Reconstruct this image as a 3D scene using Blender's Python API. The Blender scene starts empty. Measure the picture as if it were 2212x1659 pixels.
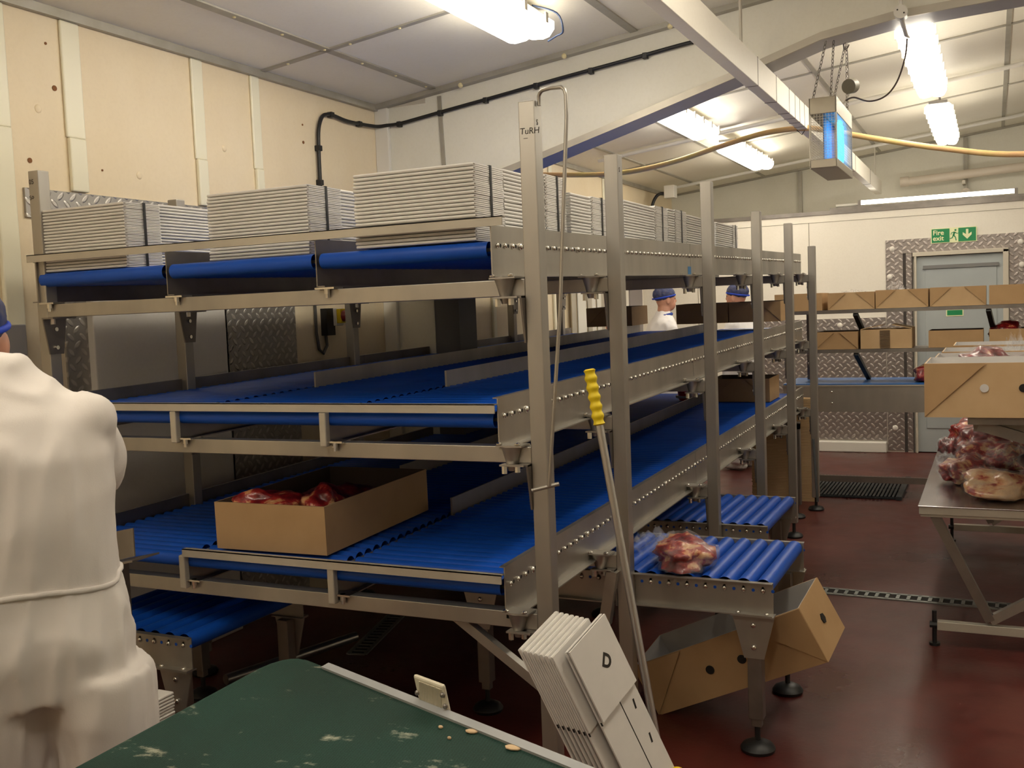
import bpy, bmesh, math, random
from mathutils import Vector, Matrix, noise
random.seed(7)
S = bpy.context.scene
COL = S.collection
V = Vector
PI = math.pi
R = math.radians

# ------------------------------------------------------------------ materials
def newmat(name):
    m = bpy.data.materials.new(name); m.use_nodes = True
    nt = m.node_tree; nt.nodes.clear()
    out = nt.nodes.new('ShaderNodeOutputMaterial')
    return m, nt, out

def pbsdf(nt, out, col=(.5,.5,.5), rough=.5, metal=0, coat=0, spec=.5):
    b = nt.nodes.new('ShaderNodeBsdfPrincipled')
    b.inputs['Base Color'].default_value = (*col, 1)
    b.inputs['Roughness'].default_value = rough
    b.inputs['Metallic'].default_value = metal
    b.inputs['Coat Weight'].default_value = coat
    b.inputs['Coat Roughness'].default_value = .08
    b.inputs['Specular IOR Level'].default_value = spec
    nt.links.new(b.outputs[0], out.inputs[0])
    return b

def coords(nt, scale=(1,1,1), rot=(0,0,0), kind='Object'):
    tc = nt.nodes.new('ShaderNodeTexCoord'); mp = nt.nodes.new('ShaderNodeMapping')
    mp.inputs['Scale'].default_value = scale; mp.inputs['Rotation'].default_value = rot
    nt.links.new(tc.outputs[kind], mp.inputs[0]); return mp.outputs[0]

def noisen(nt, vec, scale, detail=4, rough=.55):
    n = nt.nodes.new('ShaderNodeTexNoise'); n.inputs['Scale'].default_value = scale
    n.inputs['Detail'].default_value = detail; n.inputs['Roughness'].default_value = rough
    nt.links.new(vec, n.inputs['Vector']); return n.outputs['Fac']

def ramp(nt, fac, stops):
    r = nt.nodes.new('ShaderNodeValToRGB'); e = r.color_ramp.elements
    while len(e) < len(stops): e.new(.5)
    for i, (p, c) in enumerate(stops):
        e[i].position = p; e[i].color = (*c, 1)
    nt.links.new(fac, r.inputs[0]); return r.outputs[0]

def bump(nt, h, b, strength=.3, dist=.01):
    bn = nt.nodes.new('ShaderNodeBump'); bn.inputs['Strength'].default_value = strength
    bn.inputs['Distance'].default_value = dist
    nt.links.new(h, bn.inputs['Height']); nt.links.new(bn.outputs[0], b.inputs['Normal'])

def simple(name, c1, c2=None, rough=.5, metal=0, scale=4, stretch=(1,1,1), bstr=0, bscale=60, coat=0, spec=.5, rvar=0):
    m, nt, out = newmat(name)
    b = pbsdf(nt, out, c1, rough, metal, coat, spec)
    v = coords(nt, stretch)
    if c2:
        n = noisen(nt, v, scale)
        nt.links.new(ramp(nt, n, [(.35, c1), (.68, c2)]), b.inputs['Base Color'])
        if rvar:
            nt.links.new(ramp(nt, n, [(.3, (rough,)*3), (.7, (rough+rvar,)*3)]), b.inputs['Roughness'])
    if bstr:
        bump(nt, noisen(nt, coords(nt), bscale, 3), b, bstr, .004)
    return m

def emis(name, col, strength):
    m, nt, out = newmat(name)
    e = nt.nodes.new('ShaderNodeEmission'); e.inputs[0].default_value = (*col, 1); e.inputs[1].default_value = strength
    nt.links.new(e.outputs[0], out.inputs[0]); return m

def mathn(nt, op, a, b=None):
    n = nt.nodes.new('ShaderNodeMath'); n.operation = op
    for i, x in enumerate((a, b)):
        if x is None: continue
        if isinstance(x, (int, float)): n.inputs[i].default_value = x
        else: nt.links.new(x, n.inputs[i])
    return n.outputs[0]

def tread_mat(name, axes, pitch=.05, col=(.42,.40,.37)):
    # raised lozenges, alternating direction, in the plane given by axes (two letters)
    m, nt, out = newmat(name)
    b = pbsdf(nt, out, col, .42, .7)
    tc = nt.nodes.new('ShaderNodeTexCoord'); sp = nt.nodes.new('ShaderNodeSeparateXYZ')
    nt.links.new(tc.outputs['Object'], sp.inputs[0])
    p, q = sp.outputs[axes[0]], sp.outputs[axes[1]]
    s = 1/pitch*.7071
    u = mathn(nt, 'MULTIPLY', mathn(nt, 'ADD', p, q), s)
    v = mathn(nt, 'MULTIPLY', mathn(nt, 'SUBTRACT', p, q), s)
    fu, fv = mathn(nt, 'FLOOR', u), mathn(nt, 'FLOOR', v)
    par = mathn(nt, 'ABSOLUTE', mathn(nt, 'MODULO', mathn(nt, 'ADD', fu, fv), 2))
    a = mathn(nt, 'SUBTRACT', mathn(nt, 'SUBTRACT', u, fu), .5)
    c = mathn(nt, 'SUBTRACT', mathn(nt, 'SUBTRACT', v, fv), .5)
    inv = mathn(nt, 'SUBTRACT', 1, par)
    l = mathn(nt, 'ADD', mathn(nt, 'MULTIPLY', a, par), mathn(nt, 'MULTIPLY', c, inv))
    w = mathn(nt, 'ADD', mathn(nt, 'MULTIPLY', c, par), mathn(nt, 'MULTIPLY', a, inv))
    d = mathn(nt, 'ADD', mathn(nt, 'POWER', mathn(nt, 'DIVIDE', l, .5), 2), mathn(nt, 'POWER', mathn(nt, 'DIVIDE', w, .22), 2))
    h = nt.nodes.new('ShaderNodeMapRange'); h.inputs['From Min'].default_value = 1.1; h.inputs['From Max'].default_value = .35
    nt.links.new(d, h.inputs['Value'])
    bump(nt, h.outputs[0], b, .7, .004)
    nt.links.new(ramp(nt, h.outputs[0], [(0, tuple(x*.95 for x in col)), (1, tuple(min(1, x*1.35) for x in col))]), b.inputs['Base Color'])
    return m

M = {}
M['steel'] = simple('stainless_steel', (.50,.475,.43), (.36,.34,.31), .36, .88, 3, (1,1,.35), rvar=.14)
M['steel_dark'] = simple('dull_stainless_steel', (.30,.275,.25), (.22,.20,.185), .42, .85, 5)
M['steel_pale'] = simple('pale_painted_steel', (.56,.52,.44), (.46,.43,.37), .42, .35, 4)
M['bolt'] = simple('bolt_steel', (.75,.73,.68), None, .22, 1)
M['blue'] = simple('blue_roller_plastic', (.006,.070,.42), (.008,.082,.48), .40, 0, 6, spec=.32)
M['bluecap'] = simple('pale_blue_roller_cap', (.02,.22,.62), None, .45)
M['kraft'] = simple('kraft_board', (.46,.30,.155), (.41,.26,.13), .8, 0, 5, bstr=.08, bscale=120, spec=.2)
M['kraft2'] = simple('pale_kraft_board', (.56,.39,.22), (.50,.34,.18), .8, 0, 5, spec=.2)
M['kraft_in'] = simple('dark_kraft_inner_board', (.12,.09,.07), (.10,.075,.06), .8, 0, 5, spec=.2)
M['white_in'] = simple('white_coated_board', (.62,.60,.58), (.56,.54,.53), .6, 0, 5)
M['board'] = simple('white_carton_board', (.78,.755,.72), (.72,.70,.67), .62, 0, 8, spec=.3)
M['board_edge'] = simple('greyish_flute_edge', (.36,.32,.28), (.22,.19,.16), .9, 0, 200)
M['black'] = simple('black_plastic', (.012,.012,.013), None, .45)
M['blackstrap'] = simple('black_strapping', (.02,.022,.025), None, .35)
M['hole'] = simple('dark_cut_hole', (.015,.012,.010), None, .9)
M['cream'] = None
M['ink'] = simple('marker_ink', (.03,.025,.02), None, .8)
M['white_pl'] = simple('white_plastic', (.78,.76,.70), None, .4)
M['cream_pl'] = simple('cream_plastic_trunking', (.74,.66,.56), (.68,.60,.5), .4, 0, 3)
M['yellow'] = simple('yellow_rubber_grip', (.80,.60,.01), None, .5)
M['alu'] = simple('aluminium_tube', (.55,.54,.53), None, .3, .9)
M['hose'] = simple('orange_rubber_hose', (.86,.52,.26), (.80,.64,.22), .5, 0, 3)
M['grey_door'] = simple('grey_blue_door_leaf', (.42,.46,.47), (.38,.42,.44), .45, 0, 2)
M['cloth'] = simple('white_coverall_cloth', (.75,.70,.66), (.70,.655,.62), .85, 0, 5, bstr=.10, bscale=300, spec=.2)
M['coat'] = simple('white_coat_cloth', (.82,.80,.82), None, .85)
M['navy'] = simple('blue_collar_cloth', (.02,.05,.30), None, .8)
M['net'] = simple('blue_hairnet_mesh', (.035,.05,.16), (.09,.09,.14), .8, 0, 40)
M['net_edge'] = simple('bright_blue_hairnet_band', (.01,.05,.5), None, .7)
M['skin'] = simple('skin', (.62,.32,.22), (.55,.26,.18), .5, 0, 10)
M['boot'] = simple('white_rubber_boot', (.7,.7,.68), None, .4)
M['red'] = simple('red_plastic', (.65,.01,.01), None, .35)
M['fat_white'] = simple('white_block_plastic', (.72,.68,.56), (.60,.55,.42), .5, 0, 10)
M['mat'] = simple('black_rubber_duckboard', (.02,.025,.03), None, .6)
M['gal'] = simple('galvanised_grating', (.30,.32,.31), None, .45, .8)
M['shadow_gap'] = simple('black_gap_shade', (.01,.01,.01), None, .8)  # flat black standing in for the shade inside the door gap
M['light'] = emis('lit_diffuser', (1.0,.91,.75), 15.0)
M['lamp_grey'] = simple('grey_lamp_housing', (.52,.50,.47), None, .5)
M['tube_light'] = emis('lit_tube', (1.0,.93,.80), 9.0)
M['uv'] = emis('blue_uv_tube', (.02,.40,1.0), 8.0)
M['glow_green'] = simple('photoluminescent_cream', (.85,.88,.55), None, .5)
M['green_sign'] = simple('green_sign_print', (.01,.26,.09), None, .4)
M['treadYZ'] = tread_mat('tread_plate_on_side_wall', 'YZ', .046)
M['treadXZ'] = tread_mat('tread_plate_on_end_wall', 'XZ', .055, (.36,.32,.30))

def floor_mat():
    m, nt, out = newmat('wet_red_resin_floor')
    b = pbsdf(nt, out, (.1,.03,.02), .4, 0, .08)
    v = coords(nt)
    n = noisen(nt, v, 1.1, 6)
    n2 = noisen(nt, v, 7, 4)
    c = ramp(nt, n, [(.3, (.055,.009,.008)), (.5, (.095,.015,.012)), (.72, (.15,.050,.038))])
    mx = nt.nodes.new('ShaderNodeMixRGB'); mx.blend_type = 'MULTIPLY'; mx.inputs[0].default_value = .6
    nt.links.new(c, mx.inputs[1]); nt.links.new(ramp(nt, n2, [(.35, (.65,.6,.6)), (.6, (1,1,1))]), mx.inputs[2])
    nt.links.new(mx.outputs[0], b.inputs['Base Color'])
    nt.links.new(ramp(nt, n, [(.35, (.24,)*3), (.6, (.50,)*3)]), b.inputs['Roughness'])
    bump(nt, noisen(nt, v, 45, 3), b, .25, .003)
    return m
M['floor'] = floor_mat()

def wall_mat(name, c, dirt, amount=.5):
    m, nt, out = newmat(name)
    b = pbsdf(nt, out, c, .42, 0, 0, .4)
    v = coords(nt, (1,1,.55))
    n = noisen(nt, v, 2.2, 7, .6)
    n2 = noisen(nt, coords(nt), 55, 2)
    c1 = ramp(nt, n, [(.30, c), (.62, tuple(a*(1-amount)+d*amount for a, d in zip(c, dirt))), (.8, c)])
    mx = nt.nodes.new('ShaderNodeMixRGB'); mx.blend_type = 'MULTIPLY'; mx.inputs[0].default_value = .12
    nt.links.new(c1, mx.inputs[1]); nt.links.new(ramp(nt, n2, [(.3, (.82,.8,.75)), (.55, (1,1,1))]), mx.inputs[2])
    nt.links.new(mx.outputs[0], b.inputs['Base Color'])
    return m
M['cream'] = wall_mat('cream_wall_panel', (.88,.76,.56), (.80,.66,.44), .55)
M['offwhite'] = wall_mat('offwhite_wall_panel', (.82,.80,.71), (.70,.68,.58), .4)
M['ceil'] = wall_mat('white_ceiling_panel', (.86,.82,.71), (.80,.75,.63), .4)
M['farwhite'] = wall_mat('far_white_panel', (.88,.84,.76), (.82,.77,.68), .4)
M['panel_white'] = wall_mat('white_sliding_door_skin', (.80,.77,.72), (.76,.73,.67), .3)

def belt_mat():
    m, nt, out = newmat('green_woven_belt')
    b = pbsdf(nt, out, (.02,.09,.06), .62, 0, 0, .35)
    v = coords(nt)
    w = nt.nodes.new('ShaderNodeTexWave'); w.inputs['Scale'].default_value = 55; w.inputs['Distortion'].default_value = 6
    w.inputs['Detail'].default_value = 2; w.inputs['Detail Scale'].default_value = 12; nt.links.new(v, w.inputs['Vector'])
    base = ramp(nt, w.outputs['Fac'], [(.2, (.0045,.030,.022)), (.8, (.010,.052,.038))])
    n = noisen(nt, coords(nt, (2.2,5,1)), 3.2, 8, .7)
    mask = ramp(nt, n, [(.60, (0,0,0)), (.70, (1,1,1))])
    mx = nt.nodes.new('ShaderNodeMixRGB'); nt.links.new(mask, mx.inputs[0]); nt.links.new(base, mx.inputs[1])
    mx.inputs[2].default_value = (.42,.44,.34,1)
    n3 = noisen(nt, v, 4, 4); mx2 = nt.nodes.new('ShaderNodeMixRGB'); mx2.blend_type = 'MULTIPLY'; mx2.inputs[0].default_value = .7
    nt.links.new(mx.outputs[0], mx2.inputs[1]); nt.links.new(ramp(nt, n3, [(.35, (.6,.55,.5)), (.6, (1,1,1))]), mx2.inputs[2])
    nt.links.new(mx2.outputs[0], b.inputs['Base Color'])
    bump(nt, w.outputs['Fac'], b, .35, .002)
    return m
M['belt'] = belt_mat()

def meat_mat(name, fat):
    m, nt, out = newmat(name)
    b = pbsdf(nt, out, (.3,.02,.02), .34, 0, .35)
    b.inputs['Subsurface Weight'].default_value = .06
    v = coords(nt, (1,1.6,1.3))
    n = noisen(nt, v, 12, 8, .62)
    f = 1-fat
    c = ramp(nt, n, [(max(0,f-.26), (.055,.004,.006)), (max(.02,f-.12), (.20,.008,.010)), (f-.035, (.40,.03,.025)), (f, (.62,.27,.12)), (min(1,f+.10), (.74,.48,.24))])
    nt.links.new(c, b.inputs['Base Color'])
    bump(nt, noisen(nt, coords(nt), 38, 4), b, .4, .006)
    return m
M['meat'] = meat_mat('red_meat', .42)
M['meatfat'] = meat_mat('fatty_meat', .56)
M['meatmix'] = meat_mat('marbled_meat', .445)
M['meatdark'] = meat_mat('dark_red_meat', .36)

def film_mat():
    m, nt, out = newmat('clear_plastic_film')
    t = nt.nodes.new('ShaderNodeBsdfTransparent'); g = nt.nodes.new('ShaderNodeBsdfPrincipled')
    g.inputs['Base Color'].default_value = (.8,.8,.82,1); g.inputs['Roughness'].default_value = .12
    g.inputs['Specular IOR Level'].default_value = .9
    v = coords(nt); n = noisen(nt, v, 28, 5, .6)
    bn = nt.nodes.new('ShaderNodeBump'); bn.inputs['Strength'].default_value = 1; bn.inputs['Distance'].default_value = .02
    nt.links.new(n, bn.inputs['Height']); nt.links.new(bn.outputs[0], g.inputs['Normal'])
    mx = nt.nodes.new('ShaderNodeMixShader')
    nt.links.new(ramp(nt, noisen(nt, v, 14, 3), [(.40, (.05,)*3), (.75, (.30,)*3)]), mx.inputs[0])
    nt.links.new(t.outputs[0], mx.inputs[1]); nt.links.new(g.outputs[0], mx.inputs[2]); nt.links.new(mx.outputs[0], out.inputs[0])
    return m
M['film'] = film_mat()

# ------------------------------------------------------------------ mesh builder
class MB:
    def __init__(s): s.v = []; s.f = []; s.mi = []; s.cur = 0
    def quadbox(s, P):   # 8 points: bottom 0-3 ccw, top 4-7
        b = len(s.v); s.v += [tuple(p) for p in P]
        for f in ((3,2,1,0),(4,5,6,7),(0,1,5,4),(1,2,6,5),(2,3,7,6),(3,0,4,7)):
            s.f.append(tuple(b+i for i in f)); s.mi.append(s.cur)
        return s
    def box(s, x0,x1,y0,y1,z0,z1, sl=0, ym=0):   # sl = slope of z along y about ym
        P = []
        for z in (z0,z1):
            for x,y in ((x0,y0),(x1,y0),(x1,y1),(x0,y1)): P.append((x,y,z+sl*(y-ym)))
        return s.quadbox(P)
    def obox(s, c, u, v, w, hu, hv, hw):         # oriented box: centre, unit axes, half sizes
        c,u,v,w = V(c),V(u).normalized(),V(v).normalized(),V(w).normalized()
        P = [c+u*(a*hu)+v*(b*hv)+w*(k*hw) for k in (-1,1) for a,b in ((-1,-1),(1,-1),(1,1),(-1,1))]
        return s.quadbox(P)
    def bar(s, a, b, w, h, up=(0,0,1)):
        a,b = V(a),V(b); d = (b-a).normalized(); upv = V(up)
        if abs(d.dot(upv)) > .99: upv = V((0,1,0))
        sd = d.cross(upv).normalized(); u2 = sd.cross(d)
        return s.obox((a+b)/2, d, sd, u2, (b-a).length/2, w/2, h/2)
    def prism(s, poly, axis_vec):                # closed polygon extruded
        n = len(poly); b = len(s.v); a = V(axis_vec)
        s.v += [tuple(p) for p in poly] + [tuple(V(p)+a) for p in poly]
        s.f.append(tuple(range(b+n-1, b-1, -1))); s.f.append(tuple(range(b+n, b+2*n))); s.mi += [s.cur]*2
        for i in range(n):
            j = (i+1) % n; s.f.append((b+i, b+j, b+n+j, b+n+i)); s.mi.append(s.cur)
        return s
    def cyl(s, a, b, r, n=16, r2=None, caps=True):
        return s.tube([a, b], [r, r if r2 is None else r2], n, caps)
    def tube(s, pts, r, n=8, caps=True, closed=False):
        pts = [V(p) for p in pts]; m = len(pts)
        rs = r if isinstance(r, (list, tuple)) else [r]*m
        base = len(s.v); ref = None
        for i, p in enumerate(pts):
            if closed: t = pts[(i+1) % m]-pts[i-1]
            else: t = (pts[min(i+1,m-1)]-pts[max(i-1,0)])
            t.normalize()
            if ref is None:
                ref = t.orthogonal().normalized()
            else:
                ref = (ref - t*ref.dot(t)).normalized()
            q = t.cross(ref)
            for k in range(n):
                a = 2*PI*k/n; s.v.append(tuple(p+(ref*math.cos(a)+q*math.sin(a))*rs[i]))
        for i in range(m if closed else m-1):
            i2 = (i+1) % m
            for k in range(n):
                k2 = (k+1) % n
                s.f.append((base+i*n+k, base+i*n+k2, base+i2*n+k2, base+i2*n+k)); s.mi.append(s.cur)
        if caps and not closed:
            s.f.append(tuple(base+k for k in range(n-1,-1,-1))); s.f.append(tuple(base+(m-1)*n+k for k in range(n))); s.mi += [s.cur]*2
        return s
    def lathe(s, prof, c, n=20):                 # prof [(r,z)], axis z
        c = V(c); b = len(s.v); m = len(prof)
        for r, z in prof:
            for k in range(n):
                a = 2*PI*k/n; s.v.append((c.x+r*math.cos(a), c.y+r*math.sin(a), c.z+z))
        for i in range(m-1):
            for k in range(n):
                k2 = (k+1) % n
                s.f.append((b+i*n+k, b+i*n+k2, b+(i+1)*n+k2, b+(i+1)*n+k)); s.mi.append(s.cur)
        s.f.append(tuple(b+k for k in range(n-1,-1,-1))); s.f.append(tuple(b+(m-1)*n+k for k in range(n))); s.mi += [s.cur]*2
        return s
    def ell(s, c, r, rot=None, u=16, w=10):
        c = V(c); b = len(s.v)
        rm = rot or Matrix.Identity(3)
        for i in range(w+1):
            ph = PI*i/w
            for k in range(u):
                a = 2*PI*k/u
                p = V((r[0]*math.sin(ph)*math.cos(a), r[1]*math.sin(ph)*math.sin(a), r[2]*math.cos(ph)))
                s.v.append(tuple(c+rm@p))
        for i in range(w):
            for k in range(u):
                k2 = (k+1) % u
                s.f.append((b+i*u+k, b+(i+1)*u+k, b+(i+1)*u+k2, b+i*u+k2)); s.mi.append(s.cur)
        return s
    def loft(s, secs, n=28, p=2.3):              # secs: (cx,cy,z,rx,ry)
        b = len(s.v)
        for cx, cy, z, rx, ry in secs:
            for k in range(n):
                a = 2*PI*k/n; ca, sa = math.cos(a), math.sin(a)
                q = (abs(ca)**p+abs(sa)**p)**(-1/p)
                s.v.append((cx+rx*q*ca, cy+ry*q*sa, z))
        m = len(secs)
        for i in range(m-1):
            for k in range(n):
                k2 = (k+1) % n
                s.f.append((b+i*n+k, b+i*n+k2, b+(i+1)*n+k2, b+(i+1)*n+k)); s.mi.append(s.cur)
        s.f.append(tuple(b+k for k in range(n-1,-1,-1))); s.f.append(tuple(b+(m-1)*n+k for k in range(n))); s.mi += [s.cur]*2
        return s
    def mesh(s, name, mats, off=(0,0,0)):
        me = bpy.data.meshes.new(name); o = V(off)
        me.from_pydata([V(p)-o for p in s.v], [], s.f)
        for mm in (mats if isinstance(mats, (list, tuple)) else [mats]): me.materials.append(mm)
        me.polygons.foreach_set('material_index', s.mi)
        me.validate(); me.update()
        bm = bmesh.new(); bm.from_mesh(me); bmesh.ops.recalc_face_normals(bm, faces=bm.faces[:]); bm.to_mesh(me); bm.free()
        return me
    def build(s, name, mats, parent=None, smooth=None, bevel=0, local=False):
        off = (0,0,0)
        if parent is not None and not local: off = wloc(parent)
        org = V((0,0,0))
        if parent is None and not local:
            xs = [p[0] for p in s.v]; ys = [p[1] for p in s.v]; zs = [p[2] for p in s.v]
            org = V(((min(xs)+max(xs))/2, (min(ys)+max(ys))/2, min(zs))); off = org
        me = s.mesh(name, mats, off)
        if smooth:
            for p in me.polygons: p.use_smooth = True
            if smooth < 180: me.set_sharp_from_angle(angle=R(smooth))
        o = bpy.data.objects.new(name, me); COL.objects.link(o)
        if parent is not None: o.parent = parent
        else: o.location = org
        if bevel:
            b = o.modifiers.new('bevel', 'BEVEL'); b.width = bevel; b.segments = 2; b.limit_method = 'ANGLE'
        return o

def pieces(mb, name, mat, parent, smooth=None, local=False):
    """one object for every loose piece of the builder"""
    par = list(range(len(mb.v)))
    def find(a):
        while par[a] != a: par[a] = par[par[a]]; a = par[a]
        return a
    for f in mb.f:
        for k in f[1:]: par[find(k)] = find(f[0])
    gr = {}
    for f, mi in zip(mb.f, mb.mi): gr.setdefault(find(f[0]), []).append((f, mi))
    out = []
    for fs in gr.values():
        m = MB(); ids = {}
        for f, mi in fs:
            nf = []
            for k in f:
                if k not in ids: ids[k] = len(m.v); m.v.append(mb.v[k])
                nf.append(ids[k])
            m.f.append(tuple(nf)); m.mi.append(mi)
        out.append(m.build(name, mat, parent, smooth=smooth, local=local))
    return out
def wloc(o):
    p = V((0,0,0))
    while o is not None: p += o.location; o = o.parent
    return p
def tag(o, label=None, cat=None, group=None, kind=None):
    if label: o['label'] = label
    if cat: o['category'] = cat
    if group: o['group'] = group
    if kind: o['kind'] = kind
    return o
def thing(name, label, cat, loc=(0,0,0), group=None):
    o = bpy.data.objects.new(name, None); COL.objects.link(o); o.location = loc; o.empty_display_size = .1
    return tag(o, label, cat, group)
def struct(o): o['kind'] = 'structure'; return o
def copy_tree(o, parent=None):
    c = o.copy(); COL.objects.link(c); c.parent = parent
    for ch in list(o.children): copy_tree(ch, c)
    return c

def text_mesh(name, txt, size, mat, origin, ux, uy, parent, depth=.001, shear=0, bold=0):
    cu = bpy.data.curves.new(name, 'FONT'); cu.body = txt; cu.size = size; cu.extrude = depth; cu.shear = shear; cu.offset = bold
    cu.resolution_u = 4
    ob = bpy.data.objects.new(name+'_tmp', cu); COL.objects.link(ob)
    dg = bpy.context.evaluated_depsgraph_get(); me = bpy.data.meshes.new_from_object(ob.evaluated_get(dg))
    bpy.data.objects.remove(ob)
    ux, uy = V(ux).normalized(), V(uy).normalized(); uz = ux.cross(uy)
    off = wloc(parent)
    for v in me.vertices: v.co = V(origin)+ux*v.co.x+uy*v.co.y+uz*v.co.z-off
    me.materials.clear(); me.materials.append(mat); me.name = name
    o = bpy.data.objects.new(name, me); COL.objects.link(o); o.parent = parent
    return o

def organic(mb, name, mat, parent, voxel, disp=None, smooth=6, local=False, off=None):
    """weld overlapping volumes into one continuous skin, then shape it"""
    me = mb.mesh('tmp', mat, (0,0,0))
    ob = bpy.data.objects.new('tmp', me); COL.objects.link(ob)
    rm = ob.modifiers.new('r', 'REMESH'); rm.mode = 'VOXEL'; rm.voxel_size = voxel; rm.use_smooth_shade = True
    sm = ob.modifiers.new('s', 'SMOOTH'); sm.factor = .5; sm.iterations = smooth
    dg = bpy.context.evaluated_depsgraph_get(); dg.update()
    m2 = bpy.data.meshes.new_from_object(ob.evaluated_get(dg)); bpy.data.objects.remove(ob)
    o_ = V(off) if off is not None else (V((0,0,0)) if (local or parent is None) else wloc(parent))
    if disp:
        nn = [v.normal.copy() for v in m2.vertices]
        for v, n in zip(m2.vertices, nn): v.co += n*disp(v.co, n)
    for v in m2.vertices: v.co -= o_
    for p in m2.polygons: p.use_smooth = True
    m2.name = name; m2.materials.clear(); m2.materials.append(mat)
    o = bpy.data.objects.new(name, m2); COL.objects.link(o)
    if parent is not None: o.parent = parent
    return o

# ------------------------------------------------------------------ camera
F = 2200.0
bx = V((0.904,0.005,0.427)); ay = V((0.426,0.081,-0.901)); cz = V((-0.039,0.997,0.071))
bx = (bx-ay*bx.dot(ay)).normalized(); ay.normalize(); cz = bx.cross(ay)
# rows = world axes in camera coordinates
rot = Matrix((bx, ay, cz))
cam = bpy.data.cameras.new('camera'); co = bpy.data.objects.new('camera', cam); COL.objects.link(co)
mw = rot.to_4x4(); mw.translation = V((0,0,1.6)); co.matrix_world = mw
cam.sensor_fit = 'HORIZONTAL'; cam.sensor_width = 36; cam.lens = F/2212*36; cam.clip_start = .02
S.camera = co

# ------------------------------------------------------------------ room shell
def ceil_z(x): return 2.95+.115*(x+3.6)
XL, XR, YB, YF = -3.6, 3.6, -3.2, 12.4
struct(MB().box(XL-.1, XR+.1, YB-.1, YF+.1, -.1, 0).build('floor', M['floor']))
struct(MB().box(XL-.12, XL, YB-.1, YF+.1, 0, 3.05).build('wall_left', M['cream']))
struct(MB().box(XR, XR+.12, YB-.1, YF+.1, 0, 3.9).build('wall_right', M['offwhite']))
struct(MB().box(XL, XR, YB-.12, YB, 0, 3.9).build('wall_back', M['cream']))
struct(MB().box(XL, XR, YF, YF+.12, 0, 3.9).build('wall_front', M['offwhite']))
c = MB(); c.quadbox([(XL,YB,2.95),(XR,YB,ceil_z(XR)),(XR,YF,ceil_z(XR)),(XL,YF,2.95),(XL,YB,3.05),(XR,YB,ceil_z(XR)+.1),(XR,YF,ceil_z(XR)+.1),(XL,YF,3.05)])
struct(c.build('ceiling', M['ceil']))
# end partition of white panels, lower than the gable
d = MB(); Y1 = 11.1
d.box(XL, -.72, Y1, Y1+.1, 0, 2.49); d.box(.10, XR, Y1, Y1+.1, 0, 2.49); d.box(-.72, .10, Y1, Y1+.1, 2.0, 2.49)
struct(d.build('wall_end', M['farwhite']))
struct(MB().box(XL, XR, Y1-.012, Y1+.11, 2.475, 2.515).build('trim_1', M['steel_dark']))
t = MB()
for x in (-2.95,-1.75,.62): t.box(x-.003, x+.003, Y1-.003, Y1, 0, 2.40)
t.box(XL, XR, Y1-.003, Y1, 2.398, 2.402)
struct(t.build('trim_2', simple('panel_joint', (.30,.27,.22), None, .7)))
struct(MB().box(XL, XR, Y1+.11, YF, 2.43, 2.48).build('trim_3', M['farwhite']))
# bulkhead over the portal beam
YBk = 5.70
prof = [(-3.6,0),(-3.07,0),(-3.07,2.36),(-2.618,2.475),(-1.777,2.705),(-1.28,2.845),(-.819,2.985),(-.446,3.035),(.2,3.06),(3.6,3.25),(3.6,ceil_z(3.6)),(-3.6,2.95)]
b = MB()
for i in range(2, 9):
    (x0,z0),(x1,z1) = prof[i], prof[i+1]
    b.quadbox([(x0,YBk,z0),(x1,YBk,z1),(x1,YBk+.08,z1),(x0,YBk+.08,z0),(x0,YBk,ceil_z(x0)),(x1,YBk,ceil_z(x1)),(x1,YBk+.08,ceil_z(x1)),(x0,YBk+.08,ceil_z(x0))])
b.box(-3.6, -3.235, YBk, YBk+.08, 0, 2.93); b.quadbox([(-3.235,YBk,2.33),(-3.07,YBk,2.36),(-3.07,YBk+.08,2.36),(-3.235,YBk+.08,2.33),(-3.235,YBk,ceil_z(-3.235)),(-3.07,YBk,ceil_z(-3.07)),(-3.07,YBk+.08,ceil_z(-3.07)),(-3.235,YBk+.08,ceil_z(-3.235))])
struct(b.build('wall_bulkhead', M['offwhite']))
# portal beam (haunch + rafter), flange underside visible
be = MB(); tr = MB()
lilac = simple('lilac_grey_painted_steel', (.47,.46,.48), (.42,.41,.43), .5, 0, 3)
for i in range(2, 9):
    (x0,z0),(x1,z1) = prof[i], prof[i+1]
    be.quadbox([(x0,YBk+.005,z0-.012),(x1,YBk+.005,z1-.012),(x1,YBk+.24,z1-.012),(x0,YBk+.24,z0-.012),(x0,YBk+.005,z0),(x1,YBk+.005,z1),(x1,YBk+.24,z1),(x0,YBk+.24,z0)])
    be.quadbox([(x0,YBk+.11,z0),(x1,YBk+.11,z1),(x1,YBk+.125,z1),(x0,YBk+.125,z0),(x0,YBk+.11,ceil_z(x0)),(x1,YBk+.11,ceil_z(x1)),(x1,YBk+.125,ceil_z(x1)),(x0,YBk+.125,ceil_z(x0))])
    tr.quadbox([(x0,YBk-.012,z0-.018),(x1,YBk-.012,z1-.018),(x1,YBk+.004,z1-.018),(x0,YBk+.004,z0-.018),(x0,YBk-.012,z0+.022),(x1,YBk-.012,z1+.022),(x1,YBk+.004,z1+.022),(x0,YBk+.004,z0+.022)])
struct(be.build('trim_4', lilac)); struct(tr.build('trim_5', M['steel_pale']))
struct(MB().box(-3.235, -3.06, YBk+.005, YBk+.24, 0, 2.36).build('trim_6', simple('grey_column_paint', (.16,.16,.17), None, .5)))
struct(MB().box(-3.60, -3.50, YBk-.03, YBk, 0, 2.93).build('trim_7', M['white_pl'], bevel=.006))
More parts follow.
